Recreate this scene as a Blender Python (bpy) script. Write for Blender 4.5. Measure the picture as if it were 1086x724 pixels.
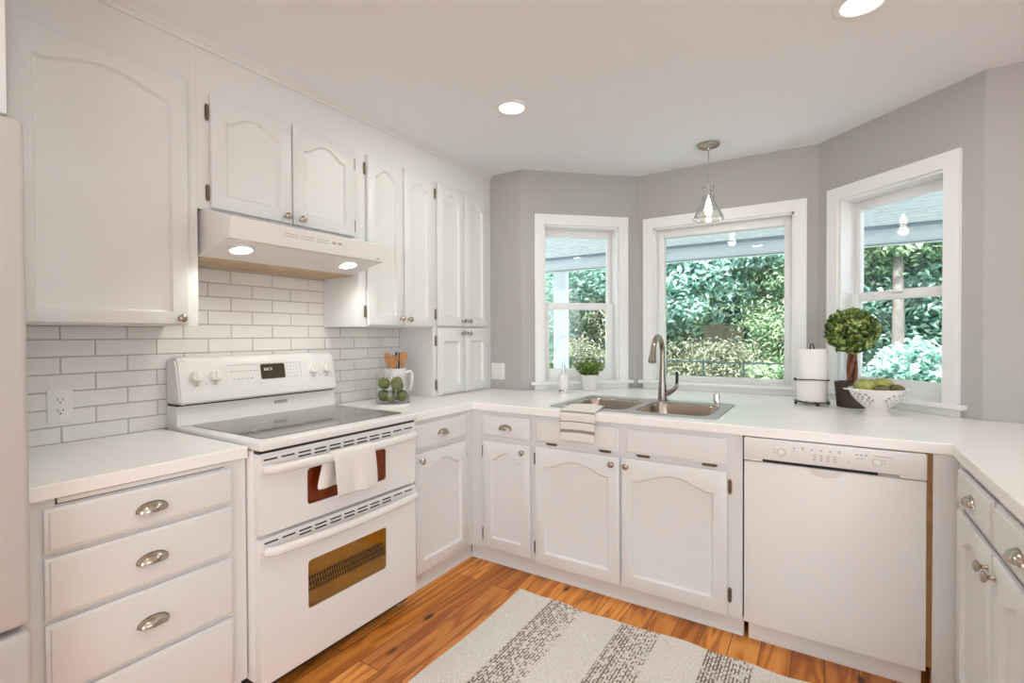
import bpy, bmesh, math, random
import numpy as np
from mathutils import Vector, Matrix
from mathutils.geometry import tessellate_polygon

for o in list(bpy.data.objects): bpy.data.objects.remove(o)
SC = bpy.context.scene
COL = SC.collection
R = math.radians
random.seed(7)

# ------------------------------------------------------------------ camera
YAW, PITCH, ROLL, EYE = R(32.437), R(-0.713), R(-0.228), 1.2978
cam = bpy.data.cameras.new('camera'); camo = bpy.data.objects.new('camera', cam); COL.objects.link(camo)
fw = Vector((-math.sin(YAW)*math.cos(PITCH), math.cos(YAW)*math.cos(PITCH), math.sin(PITCH)))
rt = Vector((math.cos(YAW), math.sin(YAW), 0)); up = rt.cross(fw)
r2 = rt*math.cos(ROLL)+up*math.sin(ROLL); u2 = -rt*math.sin(ROLL)+up*math.cos(ROLL)
camo.matrix_world = Matrix(((r2.x, u2.x, -fw.x, 0), (r2.y, u2.y, -fw.y, 0), (r2.z, u2.z, -fw.z, EYE), (0, 0, 0, 1)))
cam.sensor_width = 36; cam.lens = 523.68*36/1086; cam.clip_start = .02; cam.clip_end = 200
SC.camera = camo

# ------------------------------------------------------------------ light and exposure
SC.view_settings.view_transform = 'Standard'; SC.view_settings.look = 'None'
SC.view_settings.gamma = 1; SC.view_settings.use_curve_mapping = False
SC.view_settings.exposure = -0.04
cy = SC.cycles
cy.use_denoising = True; cy.max_bounces = 10; cy.diffuse_bounces = 5; cy.glossy_bounces = 5
cy.transparent_max_bounces = 24; cy.transmission_bounces = 8
cy.caustics_reflective = False; cy.caustics_refractive = False; cy.sample_clamp_indirect = 4
WORLD, SUN, REAR, DOWN, HOODW, PENDW, SIDE = 4.3, 9.5, 16.5, 5.5, .8, .8, 4.5
w = bpy.data.worlds.new('sky'); SC.world = w; w.use_nodes = True
w.node_tree.nodes['Background'].inputs[0].default_value = (.83, .93, 1.0, 1)
w.node_tree.nodes['Background'].inputs[1].default_value = WORLD
def light(name, typ, loc, rot, energy, color=(1, 1, 1), **k):
    l = bpy.data.lights.new(name, typ); l.energy = energy; l.color = color
    for a, b in k.items(): setattr(l, a, b)
    o = bpy.data.objects.new(name, l); COL.objects.link(o); o.location = loc; o.rotation_euler = rot
    return o
light('sun', 'SUN', (0, -6, 12), (R(42), 0, R(-14)), SUN, (1, .96, .88), angle=R(4))
# added unseen fill lights at the rear and side openings of the dining side
light('rear_fill', 'AREA', (1.0, -3.27, 1.25), (R(90), 0, 0), REAR, (.87, 1.0, .985), shape='RECTANGLE', size=3.0, size_y=2.1)
light('side_fill', 'AREA', (3.62, -.6, 1.45), (R(90), 0, R(90)), SIDE, (.90, 1, .97), shape='RECTANGLE', size=2.4, size_y=1.5)
WARM = (.98, 1, .925)

# ------------------------------------------------------------------ materials
def newmat(name):
    m = bpy.data.materials.new(name); m.use_nodes = True
    nt = m.node_tree; b = nt.nodes['Principled BSDF']
    return m, nt, b
def N(nt, t, **k):
    n = nt.nodes.new(t)
    for a, v in k.items():
        if hasattr(n, a): setattr(n, a, v)
        else: n.inputs[a].default_value = v
    return n
def plain(name, col, rough=.5, metal=0, bump=0, bscale=60, var=0, vscale=8, spec=None):
    m, nt, b = newmat(name)
    b.inputs['Base Color'].default_value = (*col, 1); b.inputs['Roughness'].default_value = rough; b.inputs['Metallic'].default_value = metal
    if spec is not None: b.inputs['Specular IOR Level'].default_value = spec
    tc = N(nt, 'ShaderNodeTexCoord')
    if bump:
        n = N(nt, 'ShaderNodeTexNoise', Scale=bscale, Detail=4.0); nt.links.new(tc.outputs['Object'], n.inputs['Vector'])
        bp = N(nt, 'ShaderNodeBump', Strength=bump, Distance=.002); nt.links.new(n.outputs['Fac'], bp.inputs['Height']); nt.links.new(bp.outputs['Normal'], b.inputs['Normal'])
    if var:
        n = N(nt, 'ShaderNodeTexNoise', Scale=vscale, Detail=3.0); nt.links.new(tc.outputs['Object'], n.inputs['Vector'])
        rp = N(nt, 'ShaderNodeValToRGB'); rp.color_ramp.elements[0].position = .3; rp.color_ramp.elements[1].position = .7
        rp.color_ramp.elements[0].color = (*[c*(1-var) for c in col], 1); rp.color_ramp.elements[1].color = (*[min(1, c*(1+var)) for c in col], 1)
        nt.links.new(n.outputs['Fac'], rp.inputs['Fac']); nt.links.new(rp.outputs['Color'], b.inputs['Base Color'])
    return m
def emit(name, col, st):
    m, nt, b = newmat(name); b.inputs['Base Color'].default_value = (*col, 1)
    b.inputs['Emission Color'].default_value = (*col, 1); b.inputs['Emission Strength'].default_value = st
    return m
def thin_glass(name, tint=(1, 1, 1), ior=1.45, rough=0.0, edge=3.0):
    m, nt, b = newmat(name); nt.nodes.remove(b)
    tr = N(nt, 'ShaderNodeBsdfTransparent'); tr.inputs[0].default_value = (*tint, 1)
    gl = N(nt, 'ShaderNodeBsdfGlossy'); gl.inputs['Roughness'].default_value = rough
    lw = N(nt, 'ShaderNodeLayerWeight'); pw = N(nt, 'ShaderNodeMath', operation='POWER'); nt.links.new(lw.outputs['Facing'], pw.inputs[0]); pw.inputs[1].default_value = edge
    f0 = ((ior-1)/(ior+1))**2; fr = N(nt, 'ShaderNodeMath', operation='MULTIPLY_ADD'); nt.links.new(pw.outputs[0], fr.inputs[0]); fr.inputs[1].default_value = .8; fr.inputs[2].default_value = f0
    mx = N(nt, 'ShaderNodeMixShader')
    nt.links.new(fr.outputs[0], mx.inputs[0]); nt.links.new(tr.outputs[0], mx.inputs[1]); nt.links.new(gl.outputs[0], mx.inputs[2])
    nt.links.new(mx.outputs[0], nt.nodes['Material Output'].inputs[0])
    return m
M = {}
M['cab'] = plain('cabinet_paint', (.768, .765, .755), .38, bump=.06, bscale=25)
M['trimw'] = plain('white_trim_paint', (.85, .85, .845), .35)
M['wallp'] = plain('grey_wall_paint', (.45, .435, .42), .75, bump=.12, bscale=140)
M['ceil'] = plain('ceiling_paint', (.855, .885, .91), .85, bump=.25, bscale=45)
M['white'] = plain('white_enamel', (.81, .80, .785), .18)
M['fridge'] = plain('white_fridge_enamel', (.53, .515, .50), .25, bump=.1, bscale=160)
M['plastic'] = plain('white_plastic', (.82, .80, .77), .35)
M['black'] = plain('black_plastic', (.012, .011, .011), .45)
M['dark'] = plain('dark_gap', (.03, .025, .02), .8)
M['greymark'] = plain('grey_print', (.40, .38, .37), .5)
M['nickel'] = plain('brushed_nickel', (.46, .40, .34), .25, 1)
M['bronze'] = plain('aged_bronze', (.24, .18, .13), .30, 1)
M['steel'] = plain('stainless_steel', (.52, .50, .48), .5, 1)
M['bowlsteel'] = plain('polished_bowl_steel', (.47, .42, .37), .22, 1)
M['faucet'] = plain('brushed_faucet_nickel', (.33, .285, .245), .27, 1)
M['chrome'] = plain('chrome', (.8, .8, .8), .08, 1)
M['blackmetal'] = plain('black_wire', (.03, .026, .022), .4, .6)
M['rawwood'] = plain('raw_board', (.55, .42, .28), .7, var=.15, vscale=14)
M['sidewood'] = plain('raw_brown_side', (.42, .22, .08), .7, var=.2, vscale=20)
M['tile'] = plain('glazed_white_tile', (.81, .79, .77), .09, bump=.55, bscale=26)
M['grout'] = plain('grout', (.50, .46, .42), .9)
M['glass'] = thin_glass('window_glass', (.97, .98, .98), 1.38)
M['clear'] = thin_glass('clear_glass', (.96, .97, .96), 1.55, edge=1.8)
M['jarglass'] = thin_glass('jar_glass', (.985, .99, .985), 1.45, edge=4.0)
M['ovenglass'] = thin_glass('bronze_oven_glass', (.76, .50, .22), 1.45)
M['ovenreflect'] = plain('oven_reflection_red_brown', (.85, .42, .10), .4, var=.45, vscale=7)  # orange floor reflection put into the liner colour
M['ovenreflect2'] = plain('oven_reflection_olive_brown', (.85, .66, .22), .4, var=.3, vscale=9)  # lower oven: floor reflection painted into the liner, more olive
M['ovenglass2'] = thin_glass('olive_oven_glass', (.80, .66, .34), 1.45)
M['display'] = plain('brown_display', (.055, .035, .018), .15)
M['led'] = emit('display_digits', (.75, .8, .7), .5)
M['lens'] = emit('lamp_lens', (1, .95, .88), 3.5)
M['hoodlens'] = emit('hood_lamp_lens', (1, .93, .84), 12)
M['bulb'] = emit('pendant_bulb', (1, .86, .66), 14)
M['towelw'] = plain('white_towel', (.80, .77, .74), .95, bump=.6, bscale=120)
M['paper'] = plain('paper_towel', (.86, .83, .80), .95, bump=.3, bscale=90)
M['ceramic'] = plain('white_ceramic', (.84, .82, .80), .2)
M['colander'] = plain('white_enamelware', (.80, .77, .74), .25)
M['spoon'] = plain('warm_wood', (.52, .24, .085), .55, var=.25, vscale=30)
M['apple'] = plain('green_apple', (.31, .33, .085), .3, var=.22, vscale=18)
M['applej'] = plain('dark_green_apple', (.12, .14, .035), .25, var=.35, vscale=18)
M['stem'] = plain('fruit_stem', (.12, .07, .03), .8)
M['avocado'] = plain('mottled_brown_green_skin', (.13, .105, .04), .55, bump=.8, bscale=70, var=.4, vscale=40)
M['potdark'] = plain('dark_brown_glazed_pot', (.045, .027, .018), .3, var=.3, vscale=10)
M['soil'] = plain('soil', (.05, .03, .02), .95, bump=.6, bscale=80)
M['bark'] = plain('topiary_bark', (.17, .055, .025), .6, bump=.5, bscale=60, var=.3, vscale=25)
M['trunk'] = plain('tree_bark', (.20, .18, .165), .9, bump=.8, bscale=20, var=.3, vscale=6)
M['porch'] = plain('porch_white_paint', (.86, .91, .97), .6)
M['deck'] = plain('pale_deck', (.46, .455, .45), .8, var=.1, vscale=5)
M['ground'] = plain('forest_ground', (.30, .33, .20), .95, var=.45, vscale=3)
M['fencemetal'] = plain('dark_fence_metal', (.05, .08, .085), .5, .5)
M['fencewood'] = plain('brown_fence_boards', (.60, .47, .40), .85, var=.2, vscale=10)
M['shed'] = plain('pale_blue_shed', (.55, .62, .66), .8)
M['porchtrim'] = plain('grey_porch_trim', (.28, .34, .40), .6)
M['whitedw'] = plain('white_appliance_paint', (.81, .795, .78), .42)
M['extwall'] = plain('exterior_siding', (.7, .7, .68), .8)

def leafmat(name, cols, trans=.35, rough=.5):
    m, nt, b = newmat(name)
    g = N(nt, 'ShaderNodeNewGeometry'); rp = N(nt, 'ShaderNodeValToRGB')
    el = rp.color_ramp.elements
    while len(el) < len(cols): el.new(.5)
    for i, c in enumerate(cols): el[i].position = i/(len(cols)-1); el[i].color = (*c, 1)
    nt.links.new(g.outputs['Random Per Island'], rp.inputs[0]); nt.links.new(rp.outputs[0], b.inputs['Base Color'])
    b.inputs['Roughness'].default_value = rough
    tl = N(nt, 'ShaderNodeBsdfTranslucent'); nt.links.new(rp.outputs[0], tl.inputs[0])
    mx = N(nt, 'ShaderNodeMixShader'); mx.inputs[0].default_value = trans
    nt.links.new(b.outputs[0], mx.inputs[1]); nt.links.new(tl.outputs[0], mx.inputs[2])
    nt.links.new(mx.outputs[0], nt.nodes['Material Output'].inputs[0])
    return m
M['boxleaf'] = leafmat('topiary_leaf', [(.03, .055, .012), (.09, .15, .025), (.24, .32, .07), (.50, .60, .22)], .15)
M['herb'] = leafmat('herb_leaf', [(.04, .09, .012), (.14, .24, .03), (.36, .48, .08)], .2)
M['mint'] = leafmat('pale_mint_leaf', [(.17, .34, .28), (.36, .60, .52), (.60, .84, .79), (.84, .96, .95)], .4)
M['green'] = leafmat('mid_green_leaf', [(.15, .29, .17), (.30, .47, .27), (.50, .64, .42), (.78, .88, .68)], .4)
M['teal'] = leafmat('teal_leaf', [(.14, .32, .27), (.32, .46, .40), (.52, .76, .68)], .4)
M['olive'] = leafmat('olive_twig_leaf', [(.17, .17, .12), (.28, .30, .20), (.40, .43, .31), (.58, .64, .50)], .3)

def quartz():
    m, nt, b = newmat('white_quartz'); tc = N(nt, 'ShaderNodeTexCoord')
    n = N(nt, 'ShaderNodeTexNoise', Scale=260.0, Detail=2.0); nt.links.new(tc.outputs['Object'], n.inputs['Vector'])
    rp = N(nt, 'ShaderNodeValToRGB'); rp.color_ramp.elements[0].position = .35; rp.color_ramp.elements[1].position = .6
    rp.color_ramp.elements[0].color = (.905, .895, .885, 1); rp.color_ramp.elements[1].color = (.93, .92, .91, 1)
    nt.links.new(n.outputs['Fac'], rp.inputs[0]); nt.links.new(rp.outputs[0], b.inputs['Base Color']); b.inputs['Roughness'].default_value = .22
    return m
M['quartz'] = quartz()
def ceran():
    m, nt, b = newmat('speckled_ceramic_glass'); tc = N(nt, 'ShaderNodeTexCoord')
    n = N(nt, 'ShaderNodeTexNoise', Scale=420.0, Detail=1.0); nt.links.new(tc.outputs['Object'], n.inputs['Vector'])
    rp = N(nt, 'ShaderNodeValToRGB'); rp.color_ramp.elements[0].position = .52; rp.color_ramp.elements[1].position = .66
    rp.color_ramp.elements[0].color = (.12, .113, .106, 1); rp.color_ramp.elements[1].color = (.55, .53, .50, 1)
    nt.links.new(n.outputs['Fac'], rp.inputs[0]); nt.links.new(rp.outputs[0], b.inputs['Base Color']); b.inputs['Roughness'].default_value = .07
    b.inputs['IOR'].default_value = 1.55
    return m
M['ceran'] = ceran()
def pine():
    m, nt, b = newmat('orange_pine_boards'); L = nt.links.new
    tc = N(nt, 'ShaderNodeTexCoord'); sx = N(nt, 'ShaderNodeSeparateXYZ'); L(tc.outputs['Object'], sx.inputs[0])
    cb = N(nt, 'ShaderNodeCombineXYZ'); L(sx.outputs[1], cb.inputs[0]); L(sx.outputs[0], cb.inputs[1])
    br = N(nt, 'ShaderNodeTexBrick', offset=.37, offset_frequency=2, squash=1.0)
    for k, v in dict(Scale=1.0).items(): br.inputs[k].default_value = v
    br.inputs['Brick Width'].default_value = 2.1; br.inputs['Row Height'].default_value = .112; br.inputs['Mortar Size'].default_value = .0016
    br.inputs['Mortar Smooth'].default_value = .2; br.inputs['Bias'].default_value = 0
    br.inputs['Color1'].default_value = (0, 0, 0, 1); br.inputs['Color2'].default_value = (1, 1, 1, 1); br.inputs['Mortar'].default_value = (.5, .5, .5, 1)
    L(cb.outputs[0], br.inputs['Vector'])
    # shift the grain from board to board
    sh = N(nt, 'ShaderNodeMath', operation='MULTIPLY'); L(br.outputs['Color'], sh.inputs[0]); sh.inputs[1].default_value = 7.3
    cg = N(nt, 'ShaderNodeCombineXYZ'); 
    mx_ = N(nt, 'ShaderNodeMath', operation='MULTIPLY'); L(sx.outputs[0], mx_.inputs[0]); mx_.inputs[1].default_value = 8
    my_ = N(nt, 'ShaderNodeMath', operation='MULTIPLY'); L(sx.outputs[1], my_.inputs[0]); my_.inputs[1].default_value = .9
    L(mx_.outputs[0], cg.inputs[0]); L(my_.outputs[0], cg.inputs[1]); L(sh.outputs[0], cg.inputs[2])
    n1 = N(nt, 'ShaderNodeTexNoise', Scale=1.0, Detail=2.0, Distortion=.6); L(cg.outputs[0], n1.inputs['Vector'])
    wv = N(nt, 'ShaderNodeMath', operation='MULTIPLY'); L(n1.outputs['Fac'], wv.inputs[0]); wv.inputs[1].default_value = 38
    sn = N(nt, 'ShaderNodeMath', operation='SINE'); L(wv.outputs[0], sn.inputs[0])
    mr = N(nt, 'ShaderNodeMapRange'); L(sn.outputs[0], mr.inputs[0]); mr.inputs[1].default_value = -1
    # knots
    vo = N(nt, 'ShaderNodeTexVoronoi', Scale=1.0); vm = N(nt, 'ShaderNodeMapping'); vm.inputs['Scale'].default_value = (6.5, 2.6, 1); L(tc.outputs['Object'], vm.inputs[0]); L(vm.outputs[0], vo.inputs['Vector'])
    kn = N(nt, 'ShaderNodeMapRange'); L(vo.outputs['Distance'], kn.inputs[0]); kn.inputs[1].default_value = .055; kn.inputs[2].default_value = .12; kn.inputs[3].default_value = 1; kn.inputs[4].default_value = 0
    rp = N(nt, 'ShaderNodeValToRGB'); e = rp.color_ramp.elements
    e[0].color = (.47, .155, .022, 1); e[1].color = (.77, .335, .075, 1); e.new(.3).color = (.65, .245, .042, 1)
    L(mr.outputs[0], rp.inputs[0])
    tn = N(nt, 'ShaderNodeValToRGB'); tn.color_ramp.elements[0].color = (.72, .58, .46, 1); tn.color_ramp.elements[1].color = (1.2, 1.2, 1.2, 1); L(br.outputs['Color'], tn.inputs[0])
    mu = N(nt, 'ShaderNodeMixRGB', blend_type='MULTIPLY'); mu.inputs[0].default_value = 1; L(rp.outputs[0], mu.inputs[1]); L(tn.outputs[0], mu.inputs[2])
    n2 = N(nt, 'ShaderNodeTexNoise', Scale=1.0, Detail=5.0); fm = N(nt, 'ShaderNodeMapping'); fm.inputs['Scale'].default_value = (150, 5, 1); L(tc.outputs['Object'], fm.inputs[0]); L(fm.outputs[0], n2.inputs['Vector'])
    fr = N(nt, 'ShaderNodeMapRange'); L(n2.outputs['Fac'], fr.inputs[0]); fr.inputs[3].default_value = .72; fr.inputs[4].default_value = 1.28
    m2 = N(nt, 'ShaderNodeMixRGB', blend_type='MULTIPLY'); m2.inputs[0].default_value = 1; L(mu.outputs[0], m2.inputs[1]); L(fr.outputs[0], m2.inputs[2])
    m3 = N(nt, 'ShaderNodeMixRGB'); L(kn.outputs[0], m3.inputs[0]); L(m2.outputs[0], m3.inputs[1]); m3.inputs[2].default_value = (.07, .018, .006, 1)
    m4 = N(nt, 'ShaderNodeMixRGB'); L(br.outputs['Fac'], m4.inputs[0]); L(m3.outputs[0], m4.inputs[1]); m4.inputs[2].default_value = (.06, .016, .006, 1)
    L(m4.outputs[0], b.inputs['Base Color']); b.inputs['Roughness'].default_value = .40
    bp = N(nt, 'ShaderNodeBump', Strength=.25, Distance=.002, invert=True); L(br.outputs['Fac'], bp.inputs['Height']); L(bp.outputs[0], b.inputs['Normal'])
    return m
M['pine'] = pine()
def rugmat():
    m, nt, b = newmat('woven_cotton_rug'); L = nt.links.new
    tc = N(nt, 'ShaderNodeTexCoord'); sx = N(nt, 'ShaderNodeSeparateXYZ'); L(tc.outputs['Object'], sx.inputs[0])
    # the band across the length (object x = distance from the left end), repeating
    md = N(nt, 'ShaderNodeMath', operation='WRAP'); L(sx.outputs[0], md.inputs[0]); md.inputs[1].default_value = .0; md.inputs[2].default_value = .36
    dv = N(nt, 'ShaderNodeMath', operation='DIVIDE'); L(md.outputs[0], dv.inputs[0]); dv.inputs[1].default_value = .36
    rp = N(nt, 'ShaderNodeValToRGB'); rp.color_ramp.interpolation = 'CONSTANT'; e = rp.color_ramp.elements
    e[0].position = 0; e[0].color = (0, 0, 0, 1); e[1].position = .49; e[1].color = (.78, .78, .78, 1)
    for p, c in ((.56, .45), (.60, .80), (.66, .42), (.72, .50), (.85, .38)): e.new(p).color = (c, c, c, 1)
    e.new(.965).color = (0, 0, 0, 1)
    L(dv.outputs[0], rp.inputs[0])
    cb = N(nt, 'ShaderNodeCombineXYZ'); L(sx.outputs[1], cb.inputs[0]); L(sx.outputs[0], cb.inputs[1])
    br = N(nt, 'ShaderNodeTexBrick', offset=.5); br.inputs['Scale'].default_value = 1; br.inputs['Brick Width'].default_value = .030; br.inputs['Row Height'].default_value = .0125
    br.inputs['Mortar Size'].default_value = .0036; br.inputs['Mortar Smooth'].default_value = .4; L(cb.outputs[0], br.inputs['Vector'])
    no = N(nt, 'ShaderNodeTexNoise', Scale=160.0, Detail=2.0); L(tc.outputs['Object'], no.inputs['Vector'])
    # marks: thread gaps (mortar) plus random threads, gated by the band
    nb = N(nt, 'ShaderNodeTexNoise', Scale=55.0, Detail=1.0); L(tc.outputs['Object'], nb.inputs['Vector'])
    nr = N(nt, 'ShaderNodeMapRange'); L(nb.outputs['Fac'], nr.inputs[0]); nr.inputs[1].default_value = .36; nr.inputs[2].default_value = .6
    bk = N(nt, 'ShaderNodeMath', operation='MULTIPLY'); L(br.outputs['Fac'], bk.inputs[0]); L(nr.outputs[0], bk.inputs[1])
    a1 = N(nt, 'ShaderNodeMath', operation='MULTIPLY_ADD'); L(no.outputs['Fac'], a1.inputs[0]); a1.inputs[1].default_value = .55; L(bk.outputs[0], a1.inputs[2])
    a2 = N(nt, 'ShaderNodeMath', operation='MULTIPLY'); L(a1.outputs[0], a2.inputs[0]); L(rp.outputs[0], a2.inputs[1])
    mk = N(nt, 'ShaderNodeMapRange'); L(a2.outputs[0], mk.inputs[0]); mk.inputs[1].default_value = .20; mk.inputs[2].default_value = .46
    base = N(nt, 'ShaderNodeValToRGB'); base.color_ramp.elements[0].position = .35; base.color_ramp.elements[1].position = .65
    base.color_ramp.elements[0].color = (.68, .635, .585, 1); base.color_ramp.elements[1].color = (.88, .855, .82, 1); L(no.outputs['Fac'], base.inputs[0])
    mx = N(nt, 'ShaderNodeMixRGB'); L(mk.outputs[0], mx.inputs[0]); L(base.outputs[0], mx.inputs[1]); mx.inputs[2].default_value = (.22, .165, .13, 1)
    L(mx.outputs[0], b.inputs['Base Color']); b.inputs['Roughness'].default_value = .95
    ad = N(nt, 'ShaderNodeMath', operation='SUBTRACT'); L(no.outputs['Fac'], ad.inputs[0]); L(br.outputs['Fac'], ad.inputs[1])
    bp = N(nt, 'ShaderNodeBump', Strength=.7, Distance=.004); L(ad.outputs[0], bp.inputs['Height']); L(bp.outputs[0], b.inputs['Normal'])
    return m
M['rug'] = rugmat()
def stripetowel():
    m, nt, b = newmat('striped_dish_towel'); L = nt.links.new
    uv = N(nt, 'ShaderNodeUVMap'); sx = N(nt, 'ShaderNodeSeparateXYZ'); L(uv.outputs[0], sx.inputs[0])
    rp = N(nt, 'ShaderNodeValToRGB'); rp.color_ramp.interpolation = 'CONSTANT'; e = rp.color_ramp.elements
    wv, gr = (.77, .735, .70, 1), (.30, .265, .24, 1)
    e[0].position = 0; e[0].color = wv; e[1].position = .57; e[1].color = gr
    for p, c in ((.605, wv), (.715, (.12, .11, .11, 1)), (.728, wv), (.83, gr), (.872, wv)): e.new(p).color = c
    L(sx.outputs[1], rp.inputs[0]); L(rp.outputs[0], b.inputs['Base Color']); b.inputs['Roughness'].default_value = .95
    return m
M['stripe'] = stripetowel()

# ------------------------------------------------------------------ mesh helpers
def BM(): return bmesh.new()
def box(bm, x0, x1, y0, y1, z0, z1, bev=0, seg=2, mat=None):
    vs = [bm.verts.new(p) for p in ((x0, y0, z0), (x1, y0, z0), (x1, y1, z0), (x0, y1, z0), (x0, y0, z1), (x1, y0, z1), (x1, y1, z1), (x0, y1, z1))]
    fs = [bm.faces.new([vs[i] for i in f]) for f in ((3, 2, 1, 0), (4, 5, 6, 7), (0, 1, 5, 4), (1, 2, 6, 5), (2, 3, 7, 6), (3, 0, 4, 7))]
    if mat is not None: bmesh.ops.transform(bm, matrix=mat, verts=vs)
    if bev:
        es = list({e for f in fs for e in f.edges})
        bmesh.ops.bevel(bm, geom=es, offset=bev, segments=seg, affect='EDGES', profile=.5)
    return bm
def lathe(bm, prof, c=(0, 0, 0), seg=32, cap0=True, cap1=True, mat=None, closed=False):
    rings = []; allv = []
    for r, z in prof:
        if r < 1e-6: ring = [bm.verts.new((c[0], c[1], c[2]+z))]
        else: ring = [bm.verts.new((c[0]+r*math.cos(2*math.pi*i/seg), c[1]+r*math.sin(2*math.pi*i/seg), c[2]+z)) for i in range(seg)]
        rings.append(ring); allv += ring
    for a, b in list(zip(rings, rings[1:]))+([(rings[-1], rings[0])] if closed else []):
        for i in range(seg):
            j = (i+1) % seg
            if len(a) == 1 and len(b) > 1: bm.faces.new((a[0], b[j], b[i]))
            elif len(b) == 1 and len(a) > 1: bm.faces.new((a[i], a[j], b[0]))
            elif len(a) > 1: bm.faces.new((a[i], a[j], b[j], b[i]))
    if not closed:
        if cap0 and len(rings[0]) > 1: bm.faces.new(list(reversed(rings[0])))
        if cap1 and len(rings[-1]) > 1: bm.faces.new(rings[-1])
    if mat is not None: bmesh.ops.transform(bm, matrix=mat, verts=allv)
    return bm
def tube(bm, pts, rad, seg=12, sq=(1, 1), cap=True):
    pts = [Vector(p) for p in pts]
    if not hasattr(rad, '__len__'): rad = [rad]*len(pts)
    rings = []; prev = None
    for i, p in enumerate(pts):
        t = (pts[min(i+1, len(pts)-1)]-pts[max(i-1, 0)]).normalized()
        if prev is None:
            a = Vector((0, 0, 1)) if abs(t.z) < .9 else Vector((1, 0, 0))
            n = t.cross(a).normalized()
        else: n = (prev-t*prev.dot(t)).normalized()
        prev = n; b = t.cross(n)
        rings.append([bm.verts.new(p+(n*math.cos(2*math.pi*k/seg)*sq[0]+b*math.sin(2*math.pi*k/seg)*sq[1])*rad[i]) for k in range(seg)])
    for a, b in zip(rings, rings[1:]):
        for k in range(seg):
            j = (k+1) % seg; bm.faces.new((a[k], a[j], b[j], b[k]))
    if cap: bm.faces.new(list(reversed(rings[0]))); bm.faces.new(rings[-1])
    return bm
def prism(bm, outline, lo, hi, axis='y', holes=()):
    """outline in the plane across axis; for 'y' points are (x,z), for 'z' (x,y), for 'x' (y,z)"""
    def P(p, t): return {'y': (p[0], t, p[1]), 'z': (p[0], p[1], t), 'x': (t, p[0], p[1])}[axis]
    loops = [list(outline)]+[list(h) for h in holes]
    tri = tessellate_polygon([[Vector((p[0], p[1], 0)) for p in l] for l in loops])
    flat = [p for l in loops for p in l]
    A = [bm.verts.new(P(p, lo)) for p in flat]; B = [bm.verts.new(P(p, hi)) for p in flat]
    for t in tri:
        try: bm.faces.new([A[i] for i in t]); bm.faces.new([B[i] for i in reversed(t)])
        except ValueError: pass
    o = 0
    for l in loops:
        n = len(l)
        for i in range(n):
            j = (i+1) % n; bm.faces.new((A[o+i], A[o+j], B[o+j], B[o+i]))
        o += n
    bmesh.ops.recalc_face_normals(bm, faces=bm.faces[:])
    return bm
def rrect(x0, x1, y0, y1, r, n=5):
    out = []
    for cx, cyy, a0 in ((x1-r, y1-r, 0), (x0+r, y1-r, 90), (x0+r, y0+r, 180), (x1-r, y0+r, 270)):
        for i in range(n+1):
            a = R(a0+90*i/n); out.append((cx+r*math.cos(a), cyy+r*math.sin(a)))
    return out
def ball(bm, c, r, seg=16, sc=(1, 1, 1)):
    bmesh.ops.create_uvsphere(bm, u_segments=seg, v_segments=seg//2+2, radius=r, matrix=Matrix.Translation(c) @ Matrix.Diagonal((*sc, 1)))
    return bm
def rod(bm, a, b, r, seg=10): return tube(bm, [a, b], r, seg)

def mesh_of(name, bm, smooth=40):
    me = bpy.data.meshes.new(name)
    bmesh.ops.recalc_face_normals(bm, faces=bm.faces[:]) if smooth is not None and len(bm.faces) < 60000 else None
    bm.to_mesh(me); bm.free()
    if smooth:
        me.polygons.foreach_set('use_smooth', [True]*len(me.polygons))
        me.set_sharp_from_angle(angle=R(smooth))
    return me
def place(name, me, mat, parent=None, loc=(0, 0, 0), label=None):
    o = bpy.data.objects.new(name, me); COL.objects.link(o)
    if mat is not None and not me.materials: me.materials.append(mat if not isinstance(mat, str) else M[mat])
    if parent: o.parent = parent
    o.location = loc
    if label: o['label'] = label
    return o
def xf(o):
    m = Matrix.Identity(4)
    while o: m = (Matrix.Translation(o.location) @ Matrix.Rotation(o.rotation_euler.z, 4, 'Z')) @ m; o = o.parent
    return m
def part(name, bm, mat, parent, smooth=40, label=None):
    """bm is in world coordinates"""
    bm.transform(xf(parent).inverted())
    return place(name, mesh_of(name, bm, smooth), mat, parent, label=label)
def thing(name, label, cat, loc=(0, 0, 0), rz=0, group=None):
    o = bpy.data.objects.new(name, None); COL.objects.link(o); o.empty_display_size = .05
    o.location = loc; o.rotation_euler = (0, 0, rz); o['label'] = label; o['category'] = cat
    if group: o['group'] = group
    return o
def solo(name, bm, mat, label, cat, loc=(0, 0, 0), group=None, smooth=40):
    """a thing that is one mesh; bm in world coordinates"""
    bm.transform(Matrix.Translation(loc).inverted())
    o = place(name, mesh_of(name, bm, smooth), mat, None, loc); o['label'] = label; o['category'] = cat
    if group: o['group'] = group
    return o
def struct(name, bm, mat, label=None, parent=None, smooth=40):
    if parent: o = part(name, bm, mat, parent, smooth)
    else: o = place(name, mesh_of(name, bm, smooth), mat); o['category'] = name.split('_')[0]
    o['kind'] = 'structure'
    if label: o['label'] = label
    return o
def sroot(name, label, loc=(0, 0, 0)):
    o = thing(name, label, name.split('_')[0], loc); o['kind'] = 'structure'; return o

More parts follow.
